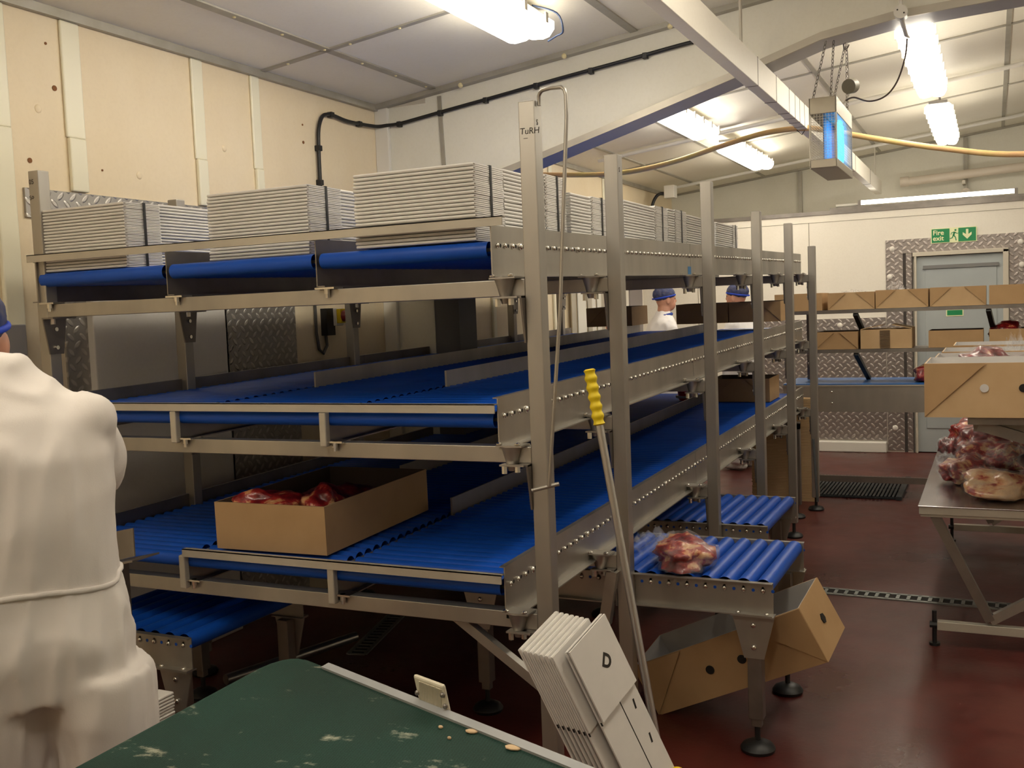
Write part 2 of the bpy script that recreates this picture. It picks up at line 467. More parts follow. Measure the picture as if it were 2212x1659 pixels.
# joint strips of the bulkhead and the ceiling
g = simple('grey_metal_cover_strip', (.42,.40,.35), (.36,.34,.28), .45, .4, 8)
s_ = MB()
def cstripY(x, y0, y1, w=.022):
    s_.quadbox([(x-w,y0,ceil_z(x-w)-.008),(x+w,y0,ceil_z(x+w)-.008),(x+w,y1,ceil_z(x+w)-.008),(x-w,y1,ceil_z(x-w)-.008),(x-w,y0,ceil_z(x-w)),(x+w,y0,ceil_z(x+w)),(x+w,y1,ceil_z(x+w)),(x-w,y1,ceil_z(x-w))])
def cstripX(y, x0, x1, w=.018, d=.008):
    s_.quadbox([(x0,y-w,ceil_z(x0)-d),(x1,y-w,ceil_z(x1)-d),(x1,y+w,ceil_z(x1)-d),(x0,y+w,ceil_z(x0)-d),(x0,y-w,ceil_z(x0)),(x1,y-w,ceil_z(x1)),(x1,y+w,ceil_z(x1)),(x0,y+w,ceil_z(x0))])
for x in (-3.14,-1.83,-.55,.75,2.0):
    cstripY(x, YB, YBk-.02)
for x in (-3.14,-2.45,-1.15,.1,1.4): cstripY(x, YBk+.26, YF, .016)
for y in (.9,2.7,4.53,7.7,9.9): cstripX(y, XL, XR)
cstripX(YBk-.03, XL, XR, .028, .03); cstripX(YF-.03, XL, XR, .03, .02)
struct(s_.build('trim_8', g))
rv = MB()
for y in (3.1,3.45,3.8,4.15,4.5,4.85,5.2,5.55): rv.ell((-3.14, y, ceil_z(-3.14)-.009), (.009,.009,.006), None, 8, 4)
for x in (-3.4,-3.0,-2.7,-2.3,-1.4): rv.ell((x, 4.53, ceil_z(x)-.009), (.009,.009,.006), None, 8, 4)
for x in (-2.95,-2.26,-1.62,-.9): rv.ell((x, YBk-.055, ceil_z(x)-.03), (.016,.016,.016), None, 10, 6)
for x in (-3.11,-3.10): pass
struct(rv.build('trim_9', simple('cream_rivet_cap', (.75,.66,.38), None, .4)))
st = MB(); st.bar((-3.13,YBk-.004,2.96), (-3.10,YBk-.004,1.9), .026, .012, (0,1,0))
struct(st.build('trim_10', g))
struct(MB().box(XL, XL+.03, YB, YBk-.03, 2.915, 2.965).build('trim_11', g))
struct(MB().box(XL, XL+.03, YBk+.1, YF, 2.915, 2.965).build('trim_12', g))
# vertical cover strips of the left wall
ws = MB()
for y0, y1, zb in ((2.84,2.93,0),(3.215,3.305,2.19),(4.0,4.07,2.19),(4.45,4.51,2.19),(7.25,7.31,0),(8.5,8.56,0),(9.9,9.96,0),(1.2,1.29,0),(-.4,-.31,0)):
    ws.box(XL, XL+.022, y0, y1, max(zb, 0), 2.42); ws.box(XL, XL+.014, y0-.006, y1+.006, 2.42, 2.915)
struct(ws.build('trim_13', simple('ivory_cover_strip', (.88,.84,.66), None, .35), bevel=.008))
# rust spots and plugs on the left wall
sp = MB()
for y, z, r in ((3.02,2.30,.011),(3.17,2.62,.012),(3.14,2.80,.006),(3.40,2.30,.005),(3.40,2.18,.005),(4.90,2.72,.006),(4.90,2.62,.009)):
    sp.cyl((XL,y,z), (XL+.003,y,z), r, 10)
tag(sp.build('trim_14', simple('rust_stain', (.22,.09,.03), None, .8)), kind='structure')
pg = MB()
for y, z in ((3.08,2.52),(3.62,2.30),(4.22,2.50)): pg.ell((XL,y,z), (.006,.018,.018), None, 12, 8)
struct(pg.build('trim_15', M['cream']))
# sliding cold room door with tread plate surround on the left wall
struct(MB().box(XL, XL+.012, 2.976, 4.24, 2.065, 2.185).build('trim_16', M['treadYZ']))
struct(MB().box(XL, XL+.010, 3.13, 3.25, 0, 2.065).build('trim_17', M['treadYZ']))
struct(MB().box(XL, XL+.045, 3.25, 4.10, 0, 2.065).build('door_1', M['panel_white'], bevel=.006))
struct(MB().box(XL, XL+.006, 4.10, 4.135, 0, 2.06).build('trim_18', M['shadow_gap']))
struct(MB().box(XL, XL+.014, 4.135, 4.72, 0, 2.065).build('trim_19', M['treadYZ']))
struct(MB().box(XL, XL+.014, 4.13, 4.145, 0, 2.065).build('trim_20', M['alu']))
# second door and pale frame at the far end of the left wall
struct(MB().box(XL, XL+.03, 10.38, 11.05, 0, 2.1).build('trim_21', M['farwhite']))
struct(MB().box(XL+.03, XL+.045, 10.55, 10.98, 0, 2.03).build('door_2', simple('mauve_grey_door', (.26,.23,.23), None, .5)))
# fire exit door
dr = thing('door_3', None, None, (-.31, Y1, 0)); dr['kind'] = 'structure'
fr = MB(); fr.box(-.72,-.70,Y1-.05,Y1+.06,0,2.0); fr.box(.085,.135,Y1-.05,Y1+.06,0,2.02); fr.box(-.735,.135,Y1-.05,Y1+.06,1.99,2.03)
fr.build('door_frame', simple('cream_door_frame', (.60,.55,.46), None, .5), dr, bevel=.004)
lf = MB(); lf.box(-.70,.085,Y1-.01,Y1+.03,0.01,1.985); lf.build('door_leaf', M['grey_door'], dr)
pn = MB(); pn.box(-.62,.03,Y1-.018,Y1-.01,.25,1.86); pn.build('door_panel', M['grey_door'], dr, bevel=.004)
MB().box(-.64,.05,Y1-.03,Y1-.008,1.86,1.895).build('rain_bar', simple('plain_grey_bar', (.20,.20,.20), None, .5), dr)  # even grey bar across the top of the door panel
pb = MB(); pb.box(-.45,.0,Y1-.08,Y1-.05,1.02,1.06); pb.box(-.45,-.42,Y1-.08,Y1-.01,1.0,1.08); pb.box(-.03,.0,Y1-.08,Y1-.01,1.0,1.08); pb.build('push_bar', M['steel_dark'], dr)
ps = MB(); ps.box(-.43,-.27,Y1-.022,Y1-.018,1.38,1.45); ps.build('small_green_sign', M['glow_green'], dr)
MB().box(-.42,-.28,Y1-.024,Y1-.022,1.39,1.44).build('sign_print', M['green_sign'], dr)
tp = MB()
tp.box(-.992,-.83,Y1-.012,Y1,0.02,2.17); tp.box(-.83,.14,Y1-.012,Y1,2.03,2.17); tp.box(.14,.46,Y1-.012,Y1,0.02,2.17); tp.box(-.80,-.745,Y1-.01,Y1,.02,2.02)
struct(tp.build('trim_22', M['treadXZ']))
struct(MB().box(-.83,-.80,Y1-.004,Y1,0,2.03).box(-.745,-.735,Y1-.03,Y1,0,2.03).build('trim_23', simple('dark_gap_brown', (.06,.05,.045), None, .8)))
struct(MB().box(-2.6,-1.0,Y1-.012,Y1,.12,1.39).build('trim_24', M['treadXZ']))
struct(MB().box(-2.6,-1.0,Y1-.10,Y1,0,.11).build('trim_25', M['white_pl'], bevel=.01))
struct(MB().box(.46,XR,Y1-.10,Y1,0,.11).build('trim_26', M['white_pl'], bevel=.01))
wb = MB()
for x, z in ((-.93,2.08),(-.955,1.80),(.24,2.08),(.25,1.86),(-.90,1.05),(-.92,.25),(-1.45,1.32)): wb.ell((x,Y1-.012,z), (.028,.014,.028), None, 14, 8)
struct(wb.build('trim_27', simple('white_dome_cap', (.80,.76,.70), None, .4)))

# fire exit sign
fs = thing('fire_exit_sign', 'green and cream fire exit sign with running figure and down arrow above the far door', 'sign', (-.354,Y1-.013,2.11))
MB().box(-.564,-.145,Y1-.018,Y1-.013,2.11,2.257).build('sign_board', M['glow_green'], fs)
gp = MB(); gp.box(-.556,-.392,Y1-.021,Y1-.018,2.117,2.250); gp.box(-.312,-.153,Y1-.021,Y1-.018,2.117,2.250); gp.build('green_print', M['green_sign'], fs)
text_mesh('lettering', 'Fire', .066, M['glow_green'], (-.546,Y1-.022,2.192), (1,0,0), (0,0,1), fs, .0006, 0, .0013)
text_mesh('lettering', 'exit', .066, M['glow_green'], (-.546,Y1-.022,2.137), (1,0,0), (0,0,1), fs, .0006, 0, .0013)
ar = MB(); ar.prism([(-.243,Y1-.022,2.235),(-.243,Y1-.022,2.185),(-.272,Y1-.022,2.205),(-.272,Y1-.022,2.180),(-.232,Y1-.022,2.138),(-.192,Y1-.022,2.180),(-.192,Y1-.022,2.205),(-.221,Y1-.022,2.185),(-.221,Y1-.022,2.235)], (0,-.001,0)); ar.build('arrow', M['glow_green'], fs)
rn = MB(); yy = Y1-.0185
def rb(a, b_, w): rn.bar((a[0],yy,a[1]), (b_[0],yy,b_[1]), .002, w, (0,0,1)) if abs(a[0]-b_[0]) > abs(a[1]-b_[1])*.3 else rn.bar((a[0],yy,a[1]), (b_[0],yy,b_[1]), .002, w, (1,0,0))
rn.cyl((-.338,yy+.001,2.231), (-.338,yy-.001,2.231), .0095, 14)
rb((-.345,2.215),(-.357,2.178),.017); rb((-.345,2.212),(-.322,2.195),.007); rb((-.322,2.195),(-.312,2.202),.006)
rb((-.349,2.213),(-.375,2.205),.007); rb((-.375,2.205),(-.380,2.188),.006)
rb((-.355,2.182),(-.338,2.160),.010); rb((-.338,2.160),(-.332,2.128),.009); rb((-.358,2.180),(-.368,2.155),.010); rb((-.368,2.155),(-.390,2.150),.008)
rn.build('running_figure', M['green_sign'], fs)

# ------------------------------------------------------------------ gravity roller rack
rack = thing('roller_storage_rack', 'three tier stainless flow rack with blue roller lanes filling the middle of the room', 'roller rack', (-2.25,2.78,0))
SL, YM = .018, 2.76
PY = (2.757,3.476,4.799,5.914,6.924,7.88)
PT = (2.21,2.143,2.176,2.116,2.109,1.999)
LT = (2.20,2.15,2.05,2.02,2.0,2.0)
TZ = (1.645,1.143,.632)       # crossbar bottoms at the front frame
def post(x, y, top):
    m = MB(); m.box(x, x+.052, y, y+.052, .10, top)
    return m.build('post', M['steel'], rack, bevel=.003)
def foot(x, y, parent, name='foot'):
    m = MB(); m.cyl((x,y,.03), (x,y,.12), .011, 10); m.lathe([(.055,0),(.060,.012),(.050,.026),(.022,.036)], (x,y,0), 22)
    return m.build(name, M['black'], parent, smooth=40)
for i, y in enumerate(PY):
    p = post(-1.255, y, PT[i]); foot(-1.229, y+.026, rack)
    if i == 0:
        text_mesh('marker_writing', 'TuRH', .026, M['ink'], (-1.252,y-.0004,2.115), (1,0,-.03), (0.1,0,1), p, .0003)
        text_mesh('marker_writing', '_', .026, M['ink'], (-1.240,y-.0004,2.105), (1,0,-.03), (0,0,1), p, .0003)
        text_mesh('marker_writing', 'S', .024, M['ink'], (-1.2026,y+.012,2.14), (0,1,0), (0,0,1), p, .0003)
    if i == 1: text_mesh('marker_writing', 'S', .024, M['ink'], (-1.2026,y+.012,2.08), (0,1,0), (0,0,1), p, .0003)
    p = post(-3.302, y, LT[i]); foot(-3.276, y+.026, rack)
    if i == 0:
        text_mesh('marker_writing', '05', .026, M['ink'], (-3.299,y-.0004,2.150), (1,0,0), (0,0,1), p, .0003)
        text_mesh('marker_writing', 'So', .024, M['ink'], (-3.299,y-.0004,2.09), (1,0,.3), (-.2,0,1), p, .0003)
    for z in TZ:
        zz = z+SL*(y-YM)
        cbm = MB(); cbm.box(-3.25, -1.255, y+.001, y+.051, zz, zz+.050); cbm.build('crossbar', M['steel'], rack, bevel=.002)
        # tapered gussets with bolts
        for sx, xx in ((1,-3.25),(-1,-1.255)):
            gm = MB(); x0, x1 = (xx, xx+.006) if sx > 0 else (xx-.006, xx)
            gm.prism([(x0,y-.028,zz-.002),(x0,y+.080,zz-.002),(x0,y+.060,zz-.14),(x0,y-.004,zz-.14)], (x1-x0,0,0))
            gm.box(min(xx, xx+sx*.06), max(xx, xx+sx*.06), y-.028, y+.080, zz-.006, zz)
            g_o = gm.build('gusset', M['steel_dark'], rack)
            bb = MB(); bb.cyl((xx+sx*.005,y+.026,zz-.045), (xx+sx*.014,y+.026,zz-.045), .008, 8); bb.cyl((xx+sx*.005,y+.026,zz-.115), (xx+sx*.014,y+.026,zz-.115), .008, 8)
            bb.cyl((xx+sx*.04,y-.012,zz-.026), (xx+sx*.04,y-.012,zz), .009, 6)
            pieces(bb, 'bolt', M['bolt'], g_o, smooth=40)
MB().box(-1.345,-1.285,7.56,7.61,.10,.70).build('post', M['steel_dark'], rack); foot(-1.315,7.585,rack)
MB().box(-1.41,-1.285,7.56,7.61,.66,.71).build('spreader', M['steel_dark'], rack)
# clamp cups between rails and crossbars
for i, y in enumerate(PY):
    for z in TZ:
        zz = z+SL*(y-YM)
        if not i:
            for x in (-1.965,-2.605,-3.235):
                cm = MB(); cm.box(x-.030,x+.045,y-.022,y+.03,zz+.050,zz+.056); cm.cyl((x+.01,y-.010,zz+.034),(x+.01,y-.010,zz+.056),.010,8); cm.cyl((x+.01,y-.010,zz+.022),(x+.01,y-.010,zz+.036),.006,8)
                cm.build('clamp_plate', M['bolt'], rack, smooth=40)
        for x in (-1.315,):
            cm = MB(); cm.lathe([(.012,-.022),(.022,.018),(.032,.052)], (x,y-.008,zz), 14); cm.box(x-.040,x+.045,y-.036,y+.03,zz+.052,zz+.057); cm.box(x-.03,x+.05,y-.036,y,zz-.006,zz-.001)
            k = cm.build('clamp_cup', M['steel'], rack, smooth=40)
            bb = MB(); bb.cyl((x-.02,y-.02,zz-.03),(x-.02,y-.02,zz-.004),.009,6); bb.ell((x-.03,y-.03,zz+.061),(.010,.010,.006),None,8,5); bb.ell((x+.03,y-.03,zz+.061),(.010,.010,.006),None,8,5)
            pieces(bb, 'bolt', M['bolt'], k, smooth=40)
RB = (1.703,1.187,.662); RT = (1.858,1.343,.825); RO = (1.787,1.272,.752)   # rail bottom, rail top, roller centre at front
YE = 8.15
RX = (-3.285,-2.637,-1.995,-1.352)
def rail(x, z0, z1, y0, y1, flange_out=1, top_in=-1):
    m = MB()
    segs = ((y0, 4.945), (4.949, y1)) if y0 < 4.9 < y1 else ((y0, y1),)
    for a, b_ in segs:
        m.box(x-.002, x+.002, a, b_, z0, z1, SL, YM)
        m.box(min(x, x+flange_out*.030), max(x, x+flange_out*.030), a, b_, z0, z0+.004, SL, YM)
        m.box(min(x, x+top_in*.016), max(x, x+top_in*.016), a, b_, z1-.003, z1, SL, YM)
    return m
for t_ in range(3):
    for k, x in enumerate(RX):
        if k == 3:
            r_ = rail(x, RB[t_], RT[t_], 2.74, YE).build('side_rail', M['steel'], rack)
            sc = MB(); zc = RO[t_]+.012
            y = 2.775; n = 0
            while y < YE-.03:
                big = 1.35 if n % 9 == 3 else 1
                sc.ell((x+.004, y, zc+SL*(y-YM)), (.0065*big,.0085*big,.0085*big), None, 8 if y < 5 else 6, 4)
                y += .055; n += 1
            tag(sc.build('screw_heads', M['bolt'], r_, smooth=60), kind='stuff')
            hs = MB(); y = 2.8
            while y < 6:
                hs.cyl((x+.0018,y,zc+SL*(y-YM)), (x+.0026,y,zc+SL*(y-YM)), .006, 8); y += .055
            tag(hs.build('spare_holes', M['hole'], r_), kind='stuff')
        elif k == 0:
            rail(x, RB[t_], RT[t_], 2.75, YE, -1, -1).build('side_rail', M['steel_dark'], rack)
        else:
            if t_ == 0:
                rail(x, RB[t_], RT[t_], 2.75, YE, 1, -1).build('side_rail', M['steel_dark'], rack)
            else:
                rail(x, RB[t_], RO[t_]+.015, 2.75, YE, 1, 1).build('side_rail', M['steel'], rack)
                ys = 3.583 if (k == 2 or t_ == 1) else 4.24
                gd = MB(); gd.box(x-.004, x+.004, ys, YE-.1, RO[t_]+.015, RT[t_]+.015, SL, YM)
                gd.build('lane_guide', M['steel'], rack)
# stop bars and their end brackets
for z, x0, x1 in ((1.868,-3.30,-1.305),(1.310,-3.25,-1.355),(.788,-2.62,-1.355)):
    m = MB(); m.box(x0, x1, 2.722, 2.727, z-.014, z+.014); m.box(x0, x1, 2.722, 2.745, z+.011, z+.014)
    m.build('stop_bar', M['steel_pale'], rack)
for t_ in (1,2):
    for x in (-2.637,-1.995):
        if t_ == 1 or x > -2.8:
            MB().box(x-.004, x+.022, 2.724, 2.750, RB[t_]-.006, RT[t_]-.048).build('bracket', M['steel_pale'], rack, bevel=.004)
# diagonal braces
MB().bar((-1.55,2.79,.64),(-1.25,2.79,.44),.03,.03).build('brace', M['steel'], rack)
MB().bar((-1.262,3.46,.64),(-1.30,3.46,.44),.04,.04,(0,1,0)).build('brace', M['steel'], rack)
MB().bar((-1.235,7.86,.55),(-1.19,7.72,.10),.016,.016).build('brace', M['black'], rack)
# rollers
LX = ((-3.272,-2.655),(-2.622,-2.012),(-1.980,-1.372))
def roller_mb(m, x0, x1, y, z, n=20):
    m.cur = 0; m.cyl((x0,y,z), (x1,y,z), .0255, n, caps=False)
    m.cur = 1
    for x, s in ((x0,1),(x1,-1)):
        m.tube([(x,y,z),(x,y,z),(x+s*.010,y,z)], [.0255,.021,.020], n)
    m.cur = 2; m.cyl((x0-.012,y,z), (x1+.012,y,z), .006, 6)
rm_ = [M['blue'], M['bluecap'], M['steel_dark']]
single = {0: 4, 1: 9, 2: 20}
ysr = [2.772+.055*i for i in range(98) if 2.772+.055*i < YE-.02]
for t_ in range(3):
    for x0, x1 in LX:
        for i in range(single[t_]):
            y = ysr[i]; m = MB(); roller_mb(m, x0, x1, y, RO[t_]+SL*(y-YM), 24)
            m.build('roller', rm_, rack, smooth=50)
rest = MB()
for t_ in range(3):
    for x0, x1 in LX:
        for i in range(single[t_], len(ysr)):
            roller_mb(rest, x0, x1, ysr[i], RO[t_]+SL*(ysr[i]-YM), 12)
tag(rest.build('rollers', rm_, rack, smooth=50), kind='stuff')
MB().box(-1.3505,-1.348,4.90,4.95,1.742,1.785).build('blue_tape', simple('blue_tape', (.05,.22,.50), None, .6), rack)

# ------------------------------------------------------------------ strapped bundles of flat cartons
def sheet_mesh(w, l, th, side):
    """folded flat carton: two plies joined by a rounded fold; side 'F' folds at -y, 'R' folds at +x"""
    m = MB(); t = th*.36
    x0, x1, y0, y1 = -w/2, w/2, 0, l
    if side == 'F':
        m.box(x0, x1, y0+th*.5, y1, th*.08, th*.08+t); m.box(x0, x1, y0+th*.5, y1, th*.92-t, th*.92)
        pts = [(y0+th*.5 - math.cos(a)*0 - math.sin(a)*th*.42, th*.5+math.cos(a)*th*.42) for a in [PI*i/6 for i in range(7)]]
        m.prism([(x0, p[0], p[1]) for p in pts], (w,0,0))
        m.cur = 1; m.box(x1-.001, x1+.0006, y0+th*.3, y0+th*1.1, th*.3, th*.7); m.cur = 0
    else:
        m.box(x0, x1-th*.5, y0, y1, th*.08, th*.08+t); m.box(x0, x1-th*.5, y0, y1, th*.92-t, th*.92)
        pts = [(x1-th*.5+math.sin(a)*th*.42, th*.5+math.cos(a)*th*.42) for a in [PI*i/6 for i in range(7)]]
        m.prism([(p[0], y0, p[1]) for p in pts], (0,l,0))
    return m.mesh('flat_carton', [M['board'], M['board_edge']])
SM = {}
def bundle(xr, y0, y1, z0, n, side, label, w=.43, strap=True, th=.0118, grp='strapped bundles of flat white cartons on the top tier', loc=None):
    l = y1-y0
    if (w, round(l,3), side, th) not in SM: SM[(w, round(l,3), side, th)] = sheet_mesh(w, l, th, side)
    me = SM[(w, round(l,3), side, th)]
    o = thing('carton_bundle', label, 'carton bundle', (xr-w/2, y0, z0), grp)
    for i in range(n):
        c_ = bpy.data.objects.new('flat_carton', me); COL.objects.link(c_); c_.parent = o
        c_.location = (random.uniform(-.0015,.0015), random.uniform(-.0015,.0015), i*th)
    H_ = n*th
    if strap:
        yc = l*(.55 if side == 'F' else .5); m = MB(); e = .0035; sw = .0055
        m.box(-w/2-e, w/2+e, yc-sw, yc+sw, H_, H_+.0015); m.box(-w/2-e, w/2+e, yc-sw, yc+sw, -.002, -.0005)
        m.box(w/2+.0025, w/2+e+.001, yc-sw, yc+sw, -.002, H_+.001); m.box(-w/2-e-.001, -w/2-.0025, yc-sw, yc+sw, -.002, H_+.001)
        if side == 'R':
            m = MB()
            xc = 0; m.box(xc-sw, xc+sw, -e, l+e, H_, H_+.0015); m.box(xc-sw, xc+sw, -e-.001, -.002, -.002, H_+.001); m.box(xc-sw, xc+sw, l+.002, l+e+.001, -.002, H_+.001); m.box(xc-sw, xc+sw, -e, l+e, -.002, -.0005)
        m.build('strap', M['blackstrap'], o, local=True)
    return o
def tz(y): return RO[0]+.0258+SL*(y-YM)
bundle(-2.838, 2.765, 2.945, tz(2.765)+.002, 20, 'F', 'carton bundle nearest the cream wall, front of the left lane, black strap on its side')
bundle(-2.845, 2.95, 3.26, tz(2.95)+.004, 20, 'R', 'carton bundle right behind the front one of the left lane, folds facing right')
bundle(-2.078, 2.83, 3.03, tz(2.83)+.003, 20, 'F', 'carton bundle at the front of the middle lane of the top tier')
bundle(-2.10, 3.04, 3.36, tz(3.04)+.004, 20, 'R', 'carton bundle right behind the front one of the middle lane')
seq = [(2.757,2.966,'F',20,'largest looking front carton bundle of the right lane, tight beside the front post'),
       (2.972,3.300,'R',20,'carton bundle half hidden behind the tall front post, folds facing right'),
       (3.306,3.495,'F',21,'carton bundle with a black strap between the front post and the thin hooked rod'),
       (3.542,3.752,'R',17,'carton bundle just right of the hooked rod, lower than the one before it'),
       (3.758,3.96,'F',17,'strapped carton bundle just left of the second tall post'),
       (4.150,4.580,'R',18,'wide carton bundle just right of the second tall post'),
       (4.586,4.786,'F',18,'strapped carton bundle in the middle between second and third tall posts'),
       (4.800,4.905,'R',18,'narrow carton bundle between two strapped ones, left of the third post'),
       (4.911,5.115,'F',18,'strapped carton bundle last but one before the third tall post'),
       (5.121,5.52,'R',17,'carton bundle partly hidden by the third tall post'),
       (5.740,6.130,'R',16,'carton bundle just right of the third tall post'),
       (6.136,6.27,'F',16,'farthest carton bundle, the last on the right lane')]
for y0, y1, sd, n, lb in seq:
    bundle(-1.412, y0, y1, tz(y0)+.004, n, sd, lb)

# ------------------------------------------------------------------ trays (open cartons)
def tray(label, w, d, h, loc, rot=None, inner='white_in', holes=0, gus=True, outer='kraft', cat='box', group=None, name='open_carton', hole_z=.45, hx_=(-.07,.07)):
    """open carton, origin bottom centre of the front edge, front face at -y"""
    o = thing(name, label, cat, loc, group); t = .005
    m = MB(); m.cur = 0
    x0, x1 = -w/2, w/2
    for a in (((x0,0),(x1,0),(x1,t),(x0,t)), ((x0,d-t),(x1,d-t),(x1,d),(x0,d)), ((x0,t),(x0+t,t),(x0+t,d-t),(x0,d-t)), ((x1-t,t),(x1,t),(x1,d-t),(x1-t,d-t))):
        m.quadbox([(p[0],p[1],0) for p in a]+[(p[0],p[1],h) for p in a])
    m.box(x0+t, x1-t, t, d-t, 0, t)
    m.build('outer_wall', M[outer], o, local=True)
    li = MB(); q = .0015
    for a in (((x0+t,t),(x1-t,t),(x1-t,t+q),(x0+t,t+q)), ((x0+t,d-t-q),(x1-t,d-t-q),(x1-t,d-t),(x0+t,d-t)), ((x0+t,t),(x0+t+q,t),(x0+t+q,d-t),(x0+t,d-t)), ((x1-t-q,t),(x1-t,t),(x1-t,d-t),(x1-t-q,d-t))):
        li.quadbox([(p[0],p[1],t) for p in a]+[(p[0],p[1],h+.0005) for p in a])
    li.box(x0+t, x1-t, t, d-t, t, t+q)
    li.build('inner_lining', M[inner], o, local=True)
    if gus:
        k = h*1.05
        for s in (-1, 1):
            X = s*w/2; gm = MB()
            gm.prism([(X,-.001,.002),(X,-.003,h),(X-s*k,-.007,h)], (0,-.0035,0))
            gm.build('corner_fold', M['kraft'], o, local=True)
    if holes:
        hm = MB()
        for k_, x in enumerate(hx_): hm = MB(); hm.cyl((x,-.004,h*hole_z), (x,.001,h*hole_z), .017, 18); hm.build('punched_hole', M['white_in'] if holes == 2 and k_ == 0 else M['hole'], o, local=True)
        hx = MB()
        for s in (-1, 1): hx.cyl((s*w/2-s*.001,d*.5,h*.5), (s*w/2+s*.004,d*.5,h*.5), .020, 6)
        pieces(hx, 'hand_hole', M['hole'], o, local=True)
    if rot: o.rotation_euler = rot
    return o

def lump(name, label, cat, c, dim, seed, mat='meat', film=False, group=None, rz=0, amp=.28, sub=4, parent=None):
    bm = bmesh.new(); bmesh.ops.create_icosphere(bm, subdivisions=sub, radius=1)
    sv = V((seed*3.1, seed*1.7, seed*.9))
    for v in bm.verts:
        d = v.co.normalized(); r = 1+amp*noise.noise(d*1.3+sv)*1.6+amp*.5*noise.noise(d*3.1+sv)+amp*.32*noise.noise(d*7+sv)+amp*.16*noise.noise(d*15+sv)
        p = d*r
        if p.z < -.55: p.z = -.55+(p.z+.55)*.15
        v.co = V((p.x*dim[0], p.y*dim[1], (p.z+.6)*dim[2]))
    zmin = min(v.co.z for v in bm.verts)
    for v in bm.verts: v.co.z -= zmin
    me = bpy.data.meshes.new(name); bm.to_mesh(me)
    for p in me.polygons: p.use_smooth = True
    me.materials.append(M[mat]); o = bpy.data.objects.new(name, me); COL.objects.link(o); o.location = c; o.rotation_euler[2] = rz
    tag(o, label, cat, group)
    if film:
        for v in bm.verts:
            d = V((v.co.x/dim[0], v.co.y/dim[1], v.co.z/dim[2]-.6))
            k = .010+.012*abs(noise.noise(v.co*14+sv))
            v.co += V((d.x, d.y, max(0, d.z))).normalized()*k
        me2 = bpy.data.meshes.new('plastic_wrap'); bm.to_mesh(me2)
        for p in me2.polygons: p.use_smooth = True
        me2.materials.append(M['film']); f = bpy.data.objects.new('plastic_wrap', me2); COL.objects.link(f); f.parent = o
    bm.free(); return o

def crumpled(name, label, cat, c, a, b_, seed, h=.05, rz=0, parent=None):
    bm = bmesh.new(); bmesh.ops.create_grid(bm, x_segments=44, y_segments=34, size=1)
    for v in bm.verts:
        x, y = v.co.x, v.co.y; r = math.hypot(x, y)
        z = h*(1-min(1, r)**2)*.8+h*1.0*abs(noise.noise(V((x*2.2,y*2.2,seed))))+h*.45*noise.noise(V((x*6,y*6,seed)))
        v.co = V((x*a*(1+.25*noise.noise(V((y*2,seed,0)))), y*b_*(1+.3*noise.noise(V((x*2,0,seed)))), max(.002, z)))
    me = bpy.data.meshes.new(name); bm.to_mesh(me); bm.free()
    for p in me.polygons: p.use_smooth = True
    me.materials.append(M['film']); o = bpy.data.objects.new(name, me); COL.objects.link(o); o.location = c; o.rotation_euler[2] = rz
    if parent: o.parent = parent; o.location = V(c)-wloc(parent)
    return tag(o, label, cat) if label else o

# meat carton on the bottom tier
zt = RO[2]+.0262+SL*(2.84-YM)
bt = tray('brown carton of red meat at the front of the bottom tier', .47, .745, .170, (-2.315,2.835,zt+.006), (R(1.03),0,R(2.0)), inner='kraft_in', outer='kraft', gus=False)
lump('meat_joint', 'wet red meat joint with a fat rim, on the left in the front carton', 'meat', (-2.41,2.96,zt+.10), (.135,.08,.062), 3, 'meatmix', False, None, .3)
lump('meat_joint', 'smaller bright red meat joint on the right in the front carton', 'meat', (-2.205,3.0,zt+.10), (.07,.07,.066), 8, 'meatmix', False, None, 1.0)
lump('meat_joint', 'dark meat joint lying under the other two in the front carton', 'meat', (-2.33,3.22,zt+.014), (.16,.17,.10), 5, 'meatdark', False, None, .4)

# far cartons on the middle tier and beyond
def ztier(t_, y): return RO[t_]+.0262+SL*(y-YM)
for x0, w, d, lb in ((-2.965,.382,.40,'carton with a light right side farthest left on the middle tier, beside the white coat'),
                     (-2.222,.40,.30,'plain brown carton between the two hairnet heads on the middle tier'),
                     (-1.811,.383,.34,'dark shaded carton at the far right end of the middle tier')):
    yb = 7.70
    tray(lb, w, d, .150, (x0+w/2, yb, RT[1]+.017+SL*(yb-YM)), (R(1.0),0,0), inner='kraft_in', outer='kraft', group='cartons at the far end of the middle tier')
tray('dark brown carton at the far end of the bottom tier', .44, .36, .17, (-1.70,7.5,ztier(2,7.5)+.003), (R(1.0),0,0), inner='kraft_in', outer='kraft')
rt = thing('red_tub', 'small red tub left of the dark carton on the far bottom tier', 'tub', (-2.12,7.6,ztier(2,7.6)+.004))
MB().lathe([(.07,0),(.085,.11),(.092,.115),(.092,.125),(.08,.125),(.078,.10),(.065,.008)], wloc(rt), 20).build('body', M['red'], rt, smooth=40)
MB().lathe([(.0935,.0),(.0935,.018)], wloc(rt)+V((0,0,.02)), 20).build('pale_band', M['white_in'], rt, smooth=40)

# ------------------------------------------------------------------ hooked rod, squeegee pole
hk = thing('hooked_rod', 'thin steel pull rod with cross handle hooked over the front post', 'rod', (-1.14,2.76,1.08))
pts = [(-1.196,2.778,2.195),(-1.196,2.778,2.222),(-1.190,2.775,2.232),(-1.180,2.770,2.236)]
pts += [(-1.150,2.758,2.236),(-1.112,2.748,2.232),(-1.102,2.745,2.224),(-1.098,2.745,2.21),(-1.098,2.745,2.15),(-1.135,2.735,1.60),(-1.186,2.725,1.082)]
MB().tube(pts, .0058, 10).build('rod', M['steel'], hk, smooth=60)
MB().tube([(-1.236,2.71,1.070),(-1.160,2.74,1.088)], .006, 10).build('cross_handle', M['steel'], hk, smooth=60)

